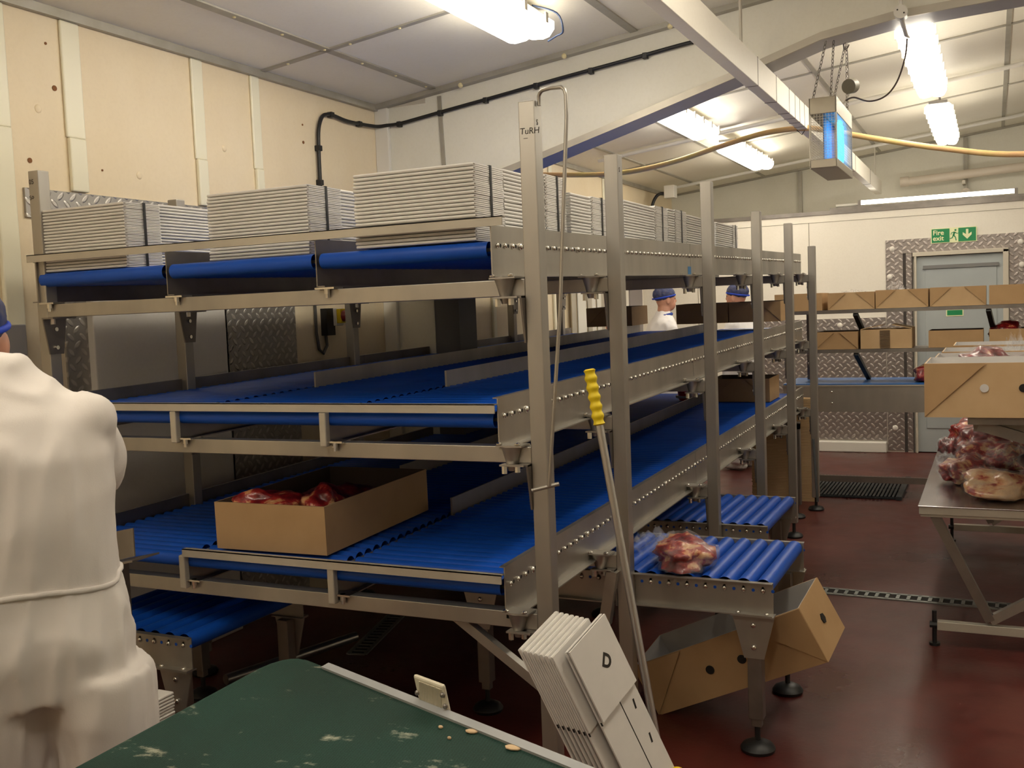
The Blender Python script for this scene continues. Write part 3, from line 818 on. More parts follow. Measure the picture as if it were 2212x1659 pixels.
pt = V((-1.057,2.75,1.425)); pb_ = V((-.820,2.70,.045)); dv = (pb_-pt).normalized()
pole = thing('floor_squeegee', 'aluminium pole with ribbed yellow grip leaning on the rack rails', 'cleaning tool', (pb_.x,pb_.y,0))
gl = .165; gpts = []; gr = []
for i in range(43):
    u = i/42; gpts.append(pt+dv*(gl*u)); gr.append(.0165+.0022*math.cos(u*2*PI*6) if 0 < i < 42 else .012)
MB().tube(gpts, gr, 16).build('yellow_grip', M['yellow'], pole, smooth=60)
MB().tube([pt+dv*(gl-.02), pb_], .0118, 14).build('pole_tube', M['alu'], pole, smooth=60)
sq = MB(); sq.tube([pb_-dv*.06, pb_+dv*.01], .017, 12); sq.build('socket', M['yellow'], pole, smooth=50)
sq = MB(); sq.box(-.95,-.68,2.68,2.72,.022,.050); sq.build('head', M['yellow'], pole, bevel=.008)
MB().box(-.95,-.68,2.69,2.698,0,.03).build('rubber_blade', M['black'], pole)
sq = MB(); sq.ell((-.808,2.69,.292),(.020,.012,.014)); sq.tube([(-.825,2.69,.285),(-.86,2.70,.27)], .008, 8); sq.build('yellow_clip', M['yellow'], pole, smooth=180)

# ------------------------------------------------------------------ leaning white carton blanks
n_ = V((math.sin(R(74))*math.cos(R(15)), -math.cos(R(74))*math.cos(R(15)), math.sin(R(15)))).normalized()
T0 = V((-.984,2.585,.797))
def ray(x, y):
    v = V((x-1106, -(y-829.5), -F)); return rot @ v
def hit(x, y, P, n):
    dd = ray(x, y); C = V((0,0,1.6)); return C+dd*(n.dot(P-C)/n.dot(dd))
T0 = V((-.984,2.585,.797)); T0 = hit(1302,1326,T0,n_)
Rr = hit(1371,1470,T0,n_); Ll = hit(1232,1422,T0,n_)
du = (Rr-T0).normalized(); dw = (Ll-T0)-du*du.dot(Ll-T0); WID = dw.length; dw.normalize()
PAN = (Rr-T0).length
def blank(label, P, pan, total, th=.005, letter=False, slots=False):
    lift = .007 if letter else .001
    o = thing('carton_blank', label, 'carton blank', tuple(P+du*total), 'white carton blanks leaning against the front post')
    a = MB()
    a.obox(P+du*(pan/2)+dw*(WID/2)-n_*(th*.5-lift), du, dw, n_, pan/2, WID/2, th/2); a.build('short_panel', M['board'], o)
    b2 = MB(); b2.obox(P+du*(total/2)+dw*(WID/2)-n_*(th*1.7), du, dw, n_, total/2, WID/2, th/2); b2.build('long_panel', M['board'], o)
    e = MB(); e.obox(P-du*.0005+dw*(WID/2)-n_*(th*1.1), du, dw, n_, .001, WID/2-.001, th*.8); e.obox(P+dw*(WID+.0005)+du*.01-n_*(th*1.1), du, dw, n_, .008, .0008, th*.5); e.build('folded_edge', M['board'], o, bevel=0)
    hm = MB(); hm.obox(P+dw*(WID+.0006)+du*.012-n_*(th*1.1), du, dw, n_, .006, .0006, th*.35); hm.obox(P+dw*(WID+.0006)+du*(pan+.006)-n_*(th*.5), du, dw, n_, .005, .0008, th*.5); pieces(hm, 'flute_opening', M['hole'], o)
    if slots:
        s2 = MB()
        for a_, b_ in ((.05,.035),(.16,.035)): s2.obox(P+du*(pan+a_)+dw*b_-n_*(th*1.19), (du+dw*.2), dw-du*.2, n_, .014, .0035, .0006)
        s2.obox(P+du*(pan+.115)+dw*.085-n_*(th*1.19), du, dw, n_, .115, .0015, .0006)
        pieces(s2, 'slot', M['hole'], o)
    if letter:
        text_mesh('printed_letter', 'D', .052, M['ink'], P+du*(PAN*.533-.016)+dw*(WID*.44+.018)+n_*(.0006+lift), du*.72-dw*.69, -dw*.72-du*.69, o, .0003, 0, .0016)
    return o
TOT = PAN+.36
pz = (T0+du*TOT+dw*WID).z
if pz < .01: TOT -= (.01-pz)/abs(du.z)
blank('front white carton blank printed with a letter D', T0, PAN, TOT, letter=True, slots=True)
bk = ['second white carton blank, right behind the lettered one', 'third leaning white carton blank counted from the lettered one', 'fourth leaning white carton blank from the front of the stack', 'fifth leaning white carton blank, middle of the stack', 'sixth leaning white carton blank from the lettered front one', 'seventh leaning white carton blank, last but one at the back', 'rearmost white carton blank, nearest the front post']
for i, lb in enumerate(bk):
    k = i+1
    blank(lb, T0-n_*(.024+.0135*i)+du*(-.010-.0065*i)+dw*(.034+.0022*i), PAN*1.08, TOT+.010+.005*i)

# ------------------------------------------------------------------ small roller tables
def stub(label, x0, x1, y0, y1, z, legs, pitch=.068, rail_h=.115):
    o = thing('roller_table', label, 'roller conveyor', ((x0+x1)/2,(y0+y1)/2,0), 'low blue roller tables under the rack')
    for y, s in ((y0,1),(y1,-1)):
        m = MB(); m.box(x0,x1,min(y,y+s*.004),max(y,y+s*.004),z-rail_h,z); m.box(x0,x1,min(y,y-s*.02),max(y,y-s*.02),z-.003,z) ; m.box(x0,x1,min(y,y-s*.03),max(y,y-s*.03),z-rail_h,z-rail_h+.004)
        r_ = m.build('side_rail', M['steel'], o)
        sc = MB(); x = x1-.035; hs = MB()
        while x > x0:
            sc.ell((x,y-s*.003,z-.030),(.009,.006,.009),None,8,5); hs.cyl((x+pitch/2,y-s*.001,z-.030),(x+pitch/2,y+s*.001,z-.030),.006,8); x -= pitch
        tag(sc.build('screw_heads', M['bolt'], r_, smooth=60), kind='stuff'); tag(hs.build('spare_holes', M['blue'], r_), kind='stuff')
    x = x1-.035
    while x > x0+.02:
        m = MB(); m.cur = 0; m.cyl((x,y0+.008,z-.022),(x,y1-.008,z-.022),.030,22,caps=False); m.cur = 1
        m.tube([(x,y0+.008,z-.022),(x,y0+.008,z-.022),(x,y0+.02,z-.022)],[.030,.024,.022],22); m.tube([(x,y1-.008,z-.022),(x,y1-.008,z-.022),(x,y1-.02,z-.022)],[.030,.024,.022],22)
        m.cur = 2; m.cyl((x,y0,z-.022),(x,y1,z-.022),.006,6)
        m.build('roller', rm_, o, smooth=50); x -= pitch
    for (lx, ly) in legs:
        s = 1 if ly < (y0+y1)/2 else -1
        yb = y0 if s > 0 else y1
        m = MB(); m.prism([(lx-.075,yb-s*.006,z-rail_h-.004),(lx+.075,yb-s*.006,z-rail_h-.004),(lx+.035,yb-s*.006,z-rail_h-.16),(lx-.035,yb-s*.006,z-rail_h-.16)],(0,s*.005,0)); m.box(lx-.075,lx+.075,min(yb-s*.03,yb+s*.02),max(yb-s*.03,yb+s*.02),z-rail_h-.004,z-rail_h)
        br = m.build('bracket', M['steel'], o)
        bb = MB()
        for dz in (.04,.12): bb.ell((lx,yb-s*.009,z-rail_h-dz),(.010,.006,.010),None,8,5)
        for dx in (-.05,.05): bb.ell((lx+dx,yb-s*.018,z-rail_h+.007),(.009,.009,.006),None,8,5)
        pieces(bb, 'bolt', M['bolt'], br, smooth=60)
        m = MB(); m.box(lx-.026,lx+.026,min(yb,yb+s*.05),max(yb,yb+s*.05),.12,z-rail_h-.004); m.box(lx-.018,lx+.018,min(yb+s*.008,yb+s*.04),max(yb+s*.008,yb+s*.04),.09,.12)
        lg = m.build('leg', M['steel_dark'], o, bevel=.003)
        fm = MB(); fm.cyl((lx,yb+s*.024,.03),(lx,yb+s*.024,.10),.010,10); fm.lathe([(.058,0),(.062,.012),(.052,.026),(.024,.040)],(lx,yb+s*.024,0),24); fm.build('foot', M['black'], lg, smooth=40)
    return o
stub('near blue roller table sticking out of the rack with wrapped meat on it', -1.98, -.70, 3.53, 4.165, .62, ((-.77,3.5),(-.77,4.2),(-1.85,3.5),(-1.85,4.2)))
stub('farther blue roller table sticking out of the rack behind the near one', -1.98, -.985, 4.87, 5.62, .525, ((-1.08,4.8),(-1.08,5.7),(-1.85,4.8),(-1.85,5.7)), .066)
stub('dark low roller table under the rack on the left beside the white coverall', -3.15, -2.545, 2.66, 3.30, .505, ((-2.62,2.6),(-3.08,2.6),(-2.62,3.4),(-3.08,3.4)))
lump('meat_joint', 'marbled meat joint in clear film on the near roller table', 'meat', (-1.06,3.66,.627), (.098,.125,.066), 12, 'meatmix', True, None, .5, .34)
crumpled('plastic_bag', 'crumpled clear bag neck on the near roller table left of the meat joint', 'plastic bag', (-1.235,3.87,.632), .12, .13, 4.2, .06, .4)

# tilted brown carton under the near table
nrm = V((-.069,-.988,-.139)).normalized()
BR = V((-.543,3.66,.300)); BR = hit(1790,1430,BR,nrm); BL = hit(1425,1545,BR,nrm)
ex = (BR-BL).normalized(); ez = ex.cross(-nrm*-1); ez = (-nrm).cross(ex)*-1
ez = ex.cross(-nrm)
if ez.z < 0: ez = -ez
Wd = (BR-BL).length
o = tray('brown kraft carton with punched holes lying tilted under the near roller table', Wd, .29, .215, (0,0,0), None, inner='white_in', holes=1, hole_z=.5)
mt = Matrix((ex, -nrm, ez)).transposed().to_4x4(); mt.translation = (BR+BL)/2+V((0,0,.0)); o.matrix_world = mt

# extra stand left of the rack, stacked flats on the floor
sd = thing('stand', 'narrow steel post with an angled rail head beside the white coverall', 'stand', (-2.69,2.5,0))
MB().box(-2.735,-2.675,2.47,2.53,.0,.80).build('post', M['steel_dark'], sd, bevel=.003)
m = MB(); m.quadbox([(-3.0,2.46,.74),(-2.575,2.46,.84),(-2.575,2.465,.84),(-3.0,2.465,.74),(-3.0,2.46,.85),(-2.575,2.46,.935),(-2.575,2.465,.935),(-3.0,2.465,.85)]); m.quadbox([(-3.0,2.42,.735),(-2.545,2.42,.832),(-2.545,2.54,.832),(-3.0,2.54,.735),(-3.0,2.42,.74),(-2.545,2.42,.838),(-2.545,2.54,.838),(-3.0,2.54,.74)]); m.build('rail_head', M['steel_dark'], sd)
bundle(-2.44, 2.25, 2.46, .02, 36, 'R', 'stack of flat white cartons on the floor behind the white coverall legs', .32, False, .0105, None)
pal = MB(); pal.box(-2.80,-2.42,2.22,2.47,0,.018); tag(pal.build('base_board', M['kraft_in']), 'flat brown board under the floor stack of white cartons', 'board')
tag(MB().tube([(-3.03,3.36,.05),(-2.82,4.05,.05)], .024, 14).build('floor_pipe', M['alu'], None, smooth=50), 'dull grey pipe lying on the floor under the rack', 'pipe')

# ------------------------------------------------------------------ green belt conveyor in the foreground
gc = thing('green_belt_conveyor', 'worn dark green belt conveyor in the foreground, stained with white marks', 'conveyor', (-.8,1.1,0))
O_ = V((-1.371,1.699,.900)); gu = V((.934,-.358,0)).normalized(); gv = V((-.165,-.432,-.097)).normalized(); gn = gu.cross(gv); gn = gn if gn.z > 0 else -gn
def rrect(lu, lv, rad, n=8):
    pts = []
    for cx, cy, a0 in ((rad,rad,PI),(lu-rad,rad,1.5*PI),(lu-rad,lv-rad,0),(rad,lv-rad,.5*PI)):
        for i in range(n+1):
            a = a0+i*PI/2/n; pts.append((cx+rad*math.cos(a), cy+rad*math.sin(a)))
    return pts
bm_ = MB(); LU, LV = 1.25, 1.05
# belt: top skin with rounded end roll
sec = []
for i in range(13):
    a = PI/2+PI*i/12; sec.append((.03+.03*math.cos(a), -.03+.03*math.sin(a)))
sec = [(LU,0)]+sec+[(LU,-.06)]
npt = len(sec); vs = [0,.004,.012,.025,.045,.07,.11]+[.11+(LV-.11)*i/6 for i in range(1,7)]
for j, vv in enumerate(vs):
    ins = .07-math.sqrt(max(0,.07**2-(.07-min(vv,.07))**2))
    for a, b_ in sec:
        aa = a+ins*(1-a/LU) ; bm_.v.append(tuple(O_+gu*aa+gv*vv+gn*b_))
for j in range(len(vs)-1):
    for i in range(npt):
        i2 = (i+1) % npt; bm_.f.append((j*npt+i, j*npt+i2, (j+1)*npt+i2, (j+1)*npt+i)); bm_.mi.append(0)
bm_.f.append(tuple(range(npt-1,-1,-1))); bm_.f.append(tuple((len(vs)-1)*npt+i for i in range(npt))); bm_.mi += [0,0]
bm_.build('belt', M['belt'], gc, smooth=40)
er = MB(); er.obox(O_+gu*(.16+(LU-.16)/2)-gv*.006-gn*.022, gu, gv, gn, (LU-.16)/2, .005, .026); er.obox(O_+gu*(.16+(LU-.16)/2)-gv*.002+gn*.002, gu, gv, gn, (LU-.16)/2, .009, .003)
er.build('edge_strip', simple('grey_plastic_edge', (.36,.37,.38), (.30,.31,.31), .5, .2, 6), gc)
fm = MB(); fm.obox(O_+gu*.62+gv*.5-gn*.11, gu, gv, gn, .58, .46, .05); fm.build('frame', M['steel_dark'], gc)
for a, b_ in ((.15,.12),(1.05,.12),(.15,.9),(1.05,.9)):
    p = O_+gu*a+gv*b_; MB().box(p.x-.03,p.x+.03,p.y-.03,p.y+.03,0,p.z-.14).build('leg', M['steel_dark'], gc)
tgp = O_+gu*.492-gv*.014
tg = MB(); tg.obox(tgp+gn*.024, gu, gv, gn, .042, .004, .028); t1 = tg.build('side_block', M['fat_white'], gc, bevel=.004)
rb_ = MB()
for i in range(16):
    a = -.030+.06*i/15; rb_.bar(tgp+gn*.004+gu*(a-.006)+gv*.0045, tgp+gn*.044+gu*(a+.006)+gv*.0045, .0018, .0018)
rb_.build('ribbing', M['fat_white'], t1)
bb = MB()
for a, z in ((-.038,.018),(.038,.012),(.038,.034)): bb.ell(tgp+gu*a+gn*z+gv*.005, (.005,.005,.005), None, 8, 5)
pieces(bb, 'screw', M['steel_dark'], t1, smooth=60)
cr = MB()
for a, b_, r in ((.62,.012,.012),(.72,.010,.016),(.56,.03,.005),(.25,.42,.006),(.20,.62,.006),(.60,.045,.004)): cr.ell(O_+gu*a+gv*b_+gn*.002, (r,r*.6,.003), None, 8, 5)
tag(cr.build('crumbs', simple('pale_fat_crumb', (.62,.44,.26), None, .6), gc, smooth=60), kind='stuff')

# ------------------------------------------------------------------ meat table on the right
tb = thing('steel_table', 'stainless work table with crossed legs at right, spread with wrapped meat', 'table', (.15,6.0,0))
TX0, TX1, TY0, TY1, TZt = -.315, .75, 4.90, 7.35, .650
MB().box(TX0,TX1,TY0,TY1,TZt-.006,TZt).build('tabletop', simple('wet_steel_top', (.46,.43,.44), (.34,.32,.33), .22, .9, 7), tb, bevel=.002)
m = MB(); m.box(TX0+.004,TX1-.004,TY0+.004,TY1-.004,TZt-.04,TZt-.006); m.box(TX0+.01,TX1-.01,TY0+.01,TY1-.01,TZt-.052,TZt-.04); m.build('apron', M['steel_pale'], tb, bevel=.002)
for y in (TY0+.04, TY1-.25):
    a = MB(); a.bar((TX0+.07,y,TZt-.05),(-.02,y,.135),.04,.045,(0,1,0)); a.build('leg', M['steel_dark'], tb)
    a = MB(); a.bar((-.02,y,.135),(.42,y,.42),.04,.04,(0,1,0)); a.bar((.42,y,.42),(.70,y,.60),.04,.04,(0,1,0)); a.build('leg', M['steel'], tb)
    a = MB(); a.box(-.24,.70,y-.02,y+.02,.075,.115); a.build('base_rail', M['steel_pale'], tb, bevel=.002)
    for x in (-.252,.69):
        a = MB(); a.cyl((x,y,.0),(x,y,.16),.010,10); a.cyl((x,y,0),(x,y,.012),.024,12); a.cyl((x-.02,y,.095),(x+.02,y,.095),.016,8); a.build('levelling_foot', M['black'], tb, smooth=40)
lab = ['purple red meat piece in film at the near left edge of the steel table', 'pale fatty meat slab nearest the viewer at the right edge of the table', 'dark meat piece in shiny film behind the near one', 'meat piece with yellow fat dome under the carton', 'bright red meat at the back left of the table', 'meat piece at the right behind the fatty slab', 'small dark meat lump at the far left table edge', 'meat piece far back on the table under the shelf']
spec = [((-.12,5.62,TZt),(.10,.22,.075),21,'meatmix',True,-.35),((.05,5.20,TZt),(.17,.14,.070),22,'meatfat',True,-.15),((-.02,6.02,TZt),(.15,.15,.085),23,'meatmix',True,.5),((-.06,6.52,TZt),(.14,.15,.10),24,'meat',True,.2),((-.10,6.98,TZt),(.13,.16,.09),25,'meat',False,.9),((.28,5.72,TZt),(.13,.18,.08),26,'meatdark',True,.1),((-.24,6.55,TZt),(.055,.10,.06),27,'meatdark',True,.2),((.26,6.65,TZt),(.15,.2,.08),28,'meatdark',False,.1)]
for lb, (c_, dm, sd_, mt_, fl, rz) in zip(lab, spec): lump('meat_joint', lb, 'meat', (c_[0],c_[1],c_[2]+.001), dm, sd_, mt_, fl, 'meat spread on the steel table', rz, .34)
crumpled('plastic_bag', 'crumpled clear film between the meat pieces on the table', 'plastic film', (.13,5.75,TZt+.09), .13, .20, 9.1, .07, .3)
crumpled('plastic_bag', 'loose clear film hanging over the left table edge at the back', 'plastic film', (-.24,6.22,TZt+.002), .06, .15, 2.1, .04, .1)
# shelf over the table with trays
sh = thing('overhead_shelf', 'dark steel shelf over the meat table carrying open cartons', 'shelf', (.25,5.9,0))
MB().box(-.10,.62,4.62,7.15,1.055,1.085).build('shelf_plate', M['steel_dark'], sh)
m = MB(); m.bar((-.06,4.66,1.05),(.55,4.66,.86),.03,.045); m.build('diagonal_bar', M['steel_dark'], sh)
for y in (4.68,7.0):
    MB().box(.78,.83,y,y+.05,0,1.06).build('post', M['steel_dark'], sh); MB().box(-.08,.83,y,y+.04,1.02,1.056).build('arm', M['steel_dark'], sh)
TG = 'open cartons on the shelf over the meat table'
tray('nearest open carton over the meat table with a big diagonal fold and punched holes', .74, .46, .226, (.105,4.60,1.087), (0,0,R(0)), holes=2, hx_=(-.141,.003), outer='kraft2', hole_z=.54, group=TG)
tray('second open carton from the front over the table, holding red meat', .74, .46, .215, (.115,5.16,1.087), None, outer='kraft2', group=TG)
tray('third open carton from the front over the table, white lining showing', .74, .46, .215, (.125,5.74,1.087), None, outer='kraft2', group=TG)
tray('rearmost open carton over the meat table, just its pale rim showing', .74, .46, .22, (.16,6.32,1.087), None, outer='kraft2', group=TG)
lump('meat_joint', 'wrapped red meat showing over the rim of the second carton over the table', 'meat', (-.02,5.40,1.185), (.12,.12,.09), 31, 'meatdark', True, None, .2)
lump('meat_joint', 'wrapped meat with white fat at the right frame edge in the second carton', 'meat', (.24,5.38,1.18), (.11,.13,.10), 33, 'meat', True, None, .2)
crumpled('plastic_bag', 'small peak of clear film standing in the third carton over the table', 'plastic film', (.10,5.95,1.27), .05, .05, 5.5, .09)

# ------------------------------------------------------------------ far packing line with shelves
fl_ = thing('packing_line', 'long stainless belt line with blue belt and two carton shelves before the far wall', 'packing line', (0,8.7,0))
m = MB(); m.box(-1.55,2.6,8.40,8.404,.70,.912); m.box(-1.55,2.6,9.10,9.104,.70,.912); m.box(-1.55,2.6,8.404,9.1,.70,.704); m.build('side_panel', M['steel'], fl_, bevel=.001)
MB().box(-1.55,2.6,8.41,9.09,.905,.922).build('belt', simple('light_blue_belt', (.02,.13,.42), (.02,.11,.36), .45, 0, 4), fl_)
MB().box(-1.55,2.6,8.394,8.402,.905,.915).build('edge_strip', M['steel_pale'], fl_)
bb = MB()
for z in (.86,.77): bb.ell((-1.17,8.396,z),(.009,.005,.009),None,8,5)
pieces(bb, 'bolt', M['bolt'], fl_, smooth=60)
for x in (-1.46,.6,2.5):
    for y in (8.46,9.0): MB().box(x,x+.05,y,y+.05,0,.70).build('leg', M['steel_dark'], fl_)
MB().box(-1.55,2.6,8.50,8.52,.12,.17).build('stretcher', M['steel_dark'], fl_)
for z, nm in ((1.480,0),(1.165,1)):
    mm = MB(); mm.box(-1.72 if nm == 0 else -1.5,2.6,8.46,8.90,z,z+.028); mm.build('shelf', M['steel_dark'], fl_)
for x in (-1.44,.60,2.2): MB().box(x,x+.05,8.92,8.97,.922,1.50).build('upright', M['steel_dark'], fl_)
for x in (-.99,-.035):
    MB().bar((x,8.47,1.475),(x+.06,8.90,1.19),.035,.03).build('strut', M['black'], fl_); MB().bar((x,8.47,1.16),(x+.05,8.90,.93),.035,.03).build('strut', M['black'], fl_)
G1, G2 = 'cartons on the upper far shelf', 'cartons on the lower far shelf'
for x0, x1, zt_, lb, gs in ((-1.62,-1.245,1.65,'carton farthest left on the upper far shelf, beside the last tall post',False),(-1.20,-.845,1.645,'second carton from the left on the upper far shelf, film glinting on top',True),(-.838,-.455,1.652,'third carton on the upper far shelf, before the left edge of the exit door',True),(-.442,-.050,1.655,'fourth carton on the upper far shelf, straight below the fire exit sign',True),(-.030,.36,1.655,'rightmost carton in view on the upper far shelf',False)):
    tray(lb, x1-x0, .40, zt_-1.510, ((x0+x1)/2,8.48,1.5095), None, outer='kraft2' if gs else 'kraft', inner='kraft', gus=gs, group=G1)
for x0, x1, zt_, lb, gs in ((-1.30,-.975,1.335,'leftmost carton on the lower far shelf with a diagonal fold',True),(-.455,-.070,1.325,'plain carton with grey interior on the lower far shelf in front of the door',False),(-.030,.36,1.325,'lower far shelf carton at right holding dark meat',False)):
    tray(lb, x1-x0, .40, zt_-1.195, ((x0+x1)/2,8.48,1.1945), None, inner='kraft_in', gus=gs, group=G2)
fb = thing('flapped_carton', 'brown carton with half open flaps and a ribbed strip on the lower far shelf', 'box', (-.762,8.66,1.1945))
MB().box(-.955,-.575,8.48,8.86,1.195,1.345).build('body', M['kraft2'], fb)
rs = MB()
for i in range(13): rs.box(-.81,-.735,8.474,8.48,1.200+i*.011,1.205+i*.011)
rs.build('ribbed_strip', simple('dark_rib_print', (.10,.07,.045), None, .8), fb)
m = MB(); m.quadbox([(-.955,8.48,1.346),(-.80,8.47,1.375),(-.80,8.85,1.375),(-.955,8.86,1.346),(-.955,8.48,1.350),(-.80,8.47,1.379),(-.80,8.85,1.379),(-.955,8.86,1.350)]); m.build('flap', M['kraft2'], fb)
m = MB(); m.quadbox([(-.72,8.47,1.378),(-.575,8.48,1.346),(-.575,8.86,1.346),(-.72,8.85,1.378),(-.72,8.47,1.382),(-.575,8.48,1.350),(-.575,8.86,1.350),(-.72,8.85,1.382)]); m.build('flap', M['kraft2'], fb)
lump('meat_joint', 'dark meat heaped above the rim of the lower right far carton', 'meat', (.10,8.66,1.25), (.12,.12,.075), 41, 'meatdark')
lump('meat_joint', 'red meat piece on the light blue belt beside the near open carton', 'meat', (-.47,8.62,.924), (.10,.12,.085), 43, 'meat')
crumpled('plastic_bag', 'shiny film peak sticking out of the third upper far carton', 'plastic film', (-.70,8.66,1.64), .06, .06, 7.7, .07)
crumpled('plastic_bag', 'flat shiny film lying in the second upper far carton', 'plastic film', (-1.02,8.66,1.64), .10, .10, 3.3, .02)

# cardboard stack behind the last posts, duckboard, floor drains
ks = thing('cardboard_stack', 'tall stack of flat brown cartons between the last two posts', 'cardboard stack', (-1.55,8.5,0))
m = MB()
for i in range(64): m.box(-1.78+random.uniform(-.004,.004),-1.29+random.uniform(-.004,.004),8.22,8.36,.002+i*.0128,.013+i*.0128)
tag(m.build('flat_cartons', M['kraft2'], ks), kind='stuff')
dk = thing('duckboard', 'black ribbed duckboard lying on the red floor before the far line', 'floor mat', (-1.0,8.9,0))
m = MB()
for i in range(26): m.box(-1.43+i*.029,-1.413+i*.029,8.44,9.40,.010,.026)
for y in (8.46,8.92,9.37): m.box(-1.43,-.69,y,y+.02,.0,.012)
tag(m.build('slats', M['mat'], dk), kind='stuff'); MB().box(-.70,-.66,8.43,9.41,0,.028).build('edge', M['mat'], dk)
def drain(x0, y0, x1, y1, label, w=.085, n=60):
    o = thing('floor_drain_grating', label, 'drain grating', ((x0+x1)/2,(y0+y1)/2,0)); a, b_ = V((x0,y0,0)), V((x1,y1,0)); d_ = (b_-a).normalized(); s = V((-d_.y,d_.x,0)); L_ = (b_-a).length
    m = MB(); m.obox((a+b_)/2+V((0,0,.001)), d_, s, (0,0,1), L_/2, w/2-.004, .0008); m.build('dark_channel', M['hole'], o)
    m = MB()
    for k in (-1,1): m.obox((a+b_)/2+s*(k*w*.42)+V((0,0,.003)), d_, s, (0,0,1), L_/2, w*.10, .003)
    for i in range(n+1): m.obox(a+d_*(L_*i/n)+V((0,0,.003)), d_, s, (0,0,1), L_/n*.17, w*.42, .003)
    m.build('grating', M['gal'], o)
drain(-1.9, 5.72, 1.6, 5.60, 'long slotted metal drain grating across the red floor before the steel table', .12, 66)
drain(-2.9, 4.55, -2.75, 3.95, 'short dark drain grating on the floor under the rack', .10, 14)

# ------------------------------------------------------------------ wall fittings
sw = thing('isolator_switch', 'grey and yellow isolator with red knob on the cream wall behind the rack', 'switch', (-3.6,5.07,1.61))
MB().box(-3.60,-3.555,4.98,5.06,1.50,1.66).build('back_box', M['black'], sw)
MB().box(-3.60,-3.535,5.045,5.12,1.555,1.66).build('housing', M['white_pl'], sw, bevel=.005)
MB().box(-3.535,-3.505,5.05,5.115,1.57,1.655).build('yellow_plate', M['yellow'], sw, bevel=.003)
MB().cyl((-3.505,5.083,1.612),(-3.475,5.083,1.612),.034,20,.028).build('red_knob', simple('dark_red_knob', (.22,.01,.02), None, .35), sw, smooth=40)
cbl = [(-3.59,5.01,1.50),(-3.585,5.01,1.44),(-3.585,4.97,1.395),(-3.585,4.93,1.42),(-3.585,4.91,1.52),(-3.585,4.91,1.72)]
MB().tube(cbl, .009, 8).build('cable', simple('grey_flex_cable', (.10,.10,.10), None, .5), sw, smooth=60)
tag(MB().box(-3.6,-3.545,2.78,2.90,1.50,1.625).build('wall_box', simple('grey_metal_box', (.40,.39,.39), None, .4, .4), None, bevel=.004), 'small grey metal box on the cream wall at the left frame edge', 'wall box')

cd = thing('black_conduit', 'black conduit curving up the cream wall and along the white bulkhead', 'conduit', (-3.58,5.02,1.7))
yb5 = YBk-.022
pts = [(-3.578,5.015,1.95),(-3.578,5.015,2.40),(-3.578,5.018,2.62),(-3.578,5.03,2.72),(-3.578,5.07,2.79),(-3.578,5.13,2.812),(-3.578,5.20,2.812),(-3.578,5.32,2.802),(-3.578,5.46,2.805),(-3.575,5.60,2.812),(-3.56,5.655,2.815),(-3.51,yb5-.008,2.818),(-3.40,yb5,2.822),(-3.086,yb5,2.861),(-2.7,yb5,2.908),(-2.331,yb5,2.955),(-1.9,yb5,3.005),(-1.544,yb5,3.048),(-1.51,yb5,3.045)]
def smoothpath(P, n=5):
    P = [V(p) for p in P]; out = []
    for i in range(len(P)-1):
        p0, p1, p2, p3 = P[max(i-1,0)], P[i], P[i+1], P[min(i+2,len(P)-1)]
        for k in range(n):
            t = k/n; out.append(.5*((2*p1)+(p2-p0)*t+(2*p0-5*p1+4*p2-p3)*t*t+(-p0+3*p1-3*p2+p3)*t**3))
    out.append(P[-1]); return out
MB().tube(smoothpath(pts), .0115, 10).build('pipe', M['black'], cd, smooth=60)
for p in ((-3.578,5.015,2.40),(-3.578,5.018,2.60),(-3.578,5.16,2.815),(-3.578,5.46,2.805)):
    MB().box(-3.6,-3.566,p[1]-.012,p[1]+.022,p[2]-.016,p[2]+.016).build('clip', M['black'], cd, bevel=.003)
for x, z in ((-3.42,2.822),(-3.12,2.857),(-2.80,2.896),(-2.46,2.939),(-2.11,2.98),(-1.78,3.02)):
    MB().box(x-.014,x+.014,yb5-.012,YBk,z-.022,z+.012).build('clip', M['black'], cd, bevel=.003)

# white trunking along the room
tk = thing('ceiling_trunking', 'pale square cable trunking running the length of the room under the beam', 'trunking', (-1.135,6,2.725))
MB().box(-1.167,-1.103,-3.1,11.95,2.722,2.868).build('channel', M['farwhite'], tk, bevel=.003)
jl = MB()
for y in (5.45,5.95,6.35,6.55,6.72,6.9,7.6,8.6,9.6,10.8): jl.box(-1.169,-1.101,y,y+.006,2.720,2.870)
jl.build('cable_tie', M['steel_dark'], tk)
for y in (0,2.5,5.2,8.5,11.6): MB().box(-1.140,-1.130,y,y+.03,2.868,ceil_z(-1.135)).build('hanger', M['steel_pale'], tk)
# hose draped under the trunking
hs = thing('orange_hose', 'orange rubber hose sagging across the ceiling space through the trunking tie', 'hose', (-1.1,7.0,2.7))
def ph(x, y, Y):
    dd = ray(x, y); return V((0,0,1.6))+dd*(Y/dd.y)
hp = [ph(1120,368,6.9), ph(1230,378,7.0), ph(1345,373,7.03), ph(1450,351,7.03), ph(1560,315,7.03), ph(1650,288,7.03), ph(1735,277,7.03), ph(1800,284,7.03), ph(1900,301,7.03), ph(2040,321,7.03), ph(2212,333,7.0), V((.9,6.9,2.42)), V((2.4,6.8,2.6)), V((3.6,6.8,3.0))]
hp[0] = V((-3.60,6.9,hp[0].z+.02))
MB().tube(smoothpath(hp, 6), .018, 12).build('hose', M['hose'], hs, smooth=60)
MB().tube([(-1.17,7.0,2.72),(-1.14,7.02,2.69),(-1.10,7.03,2.75)], .003, 6).build('tie', M['black'], hs)
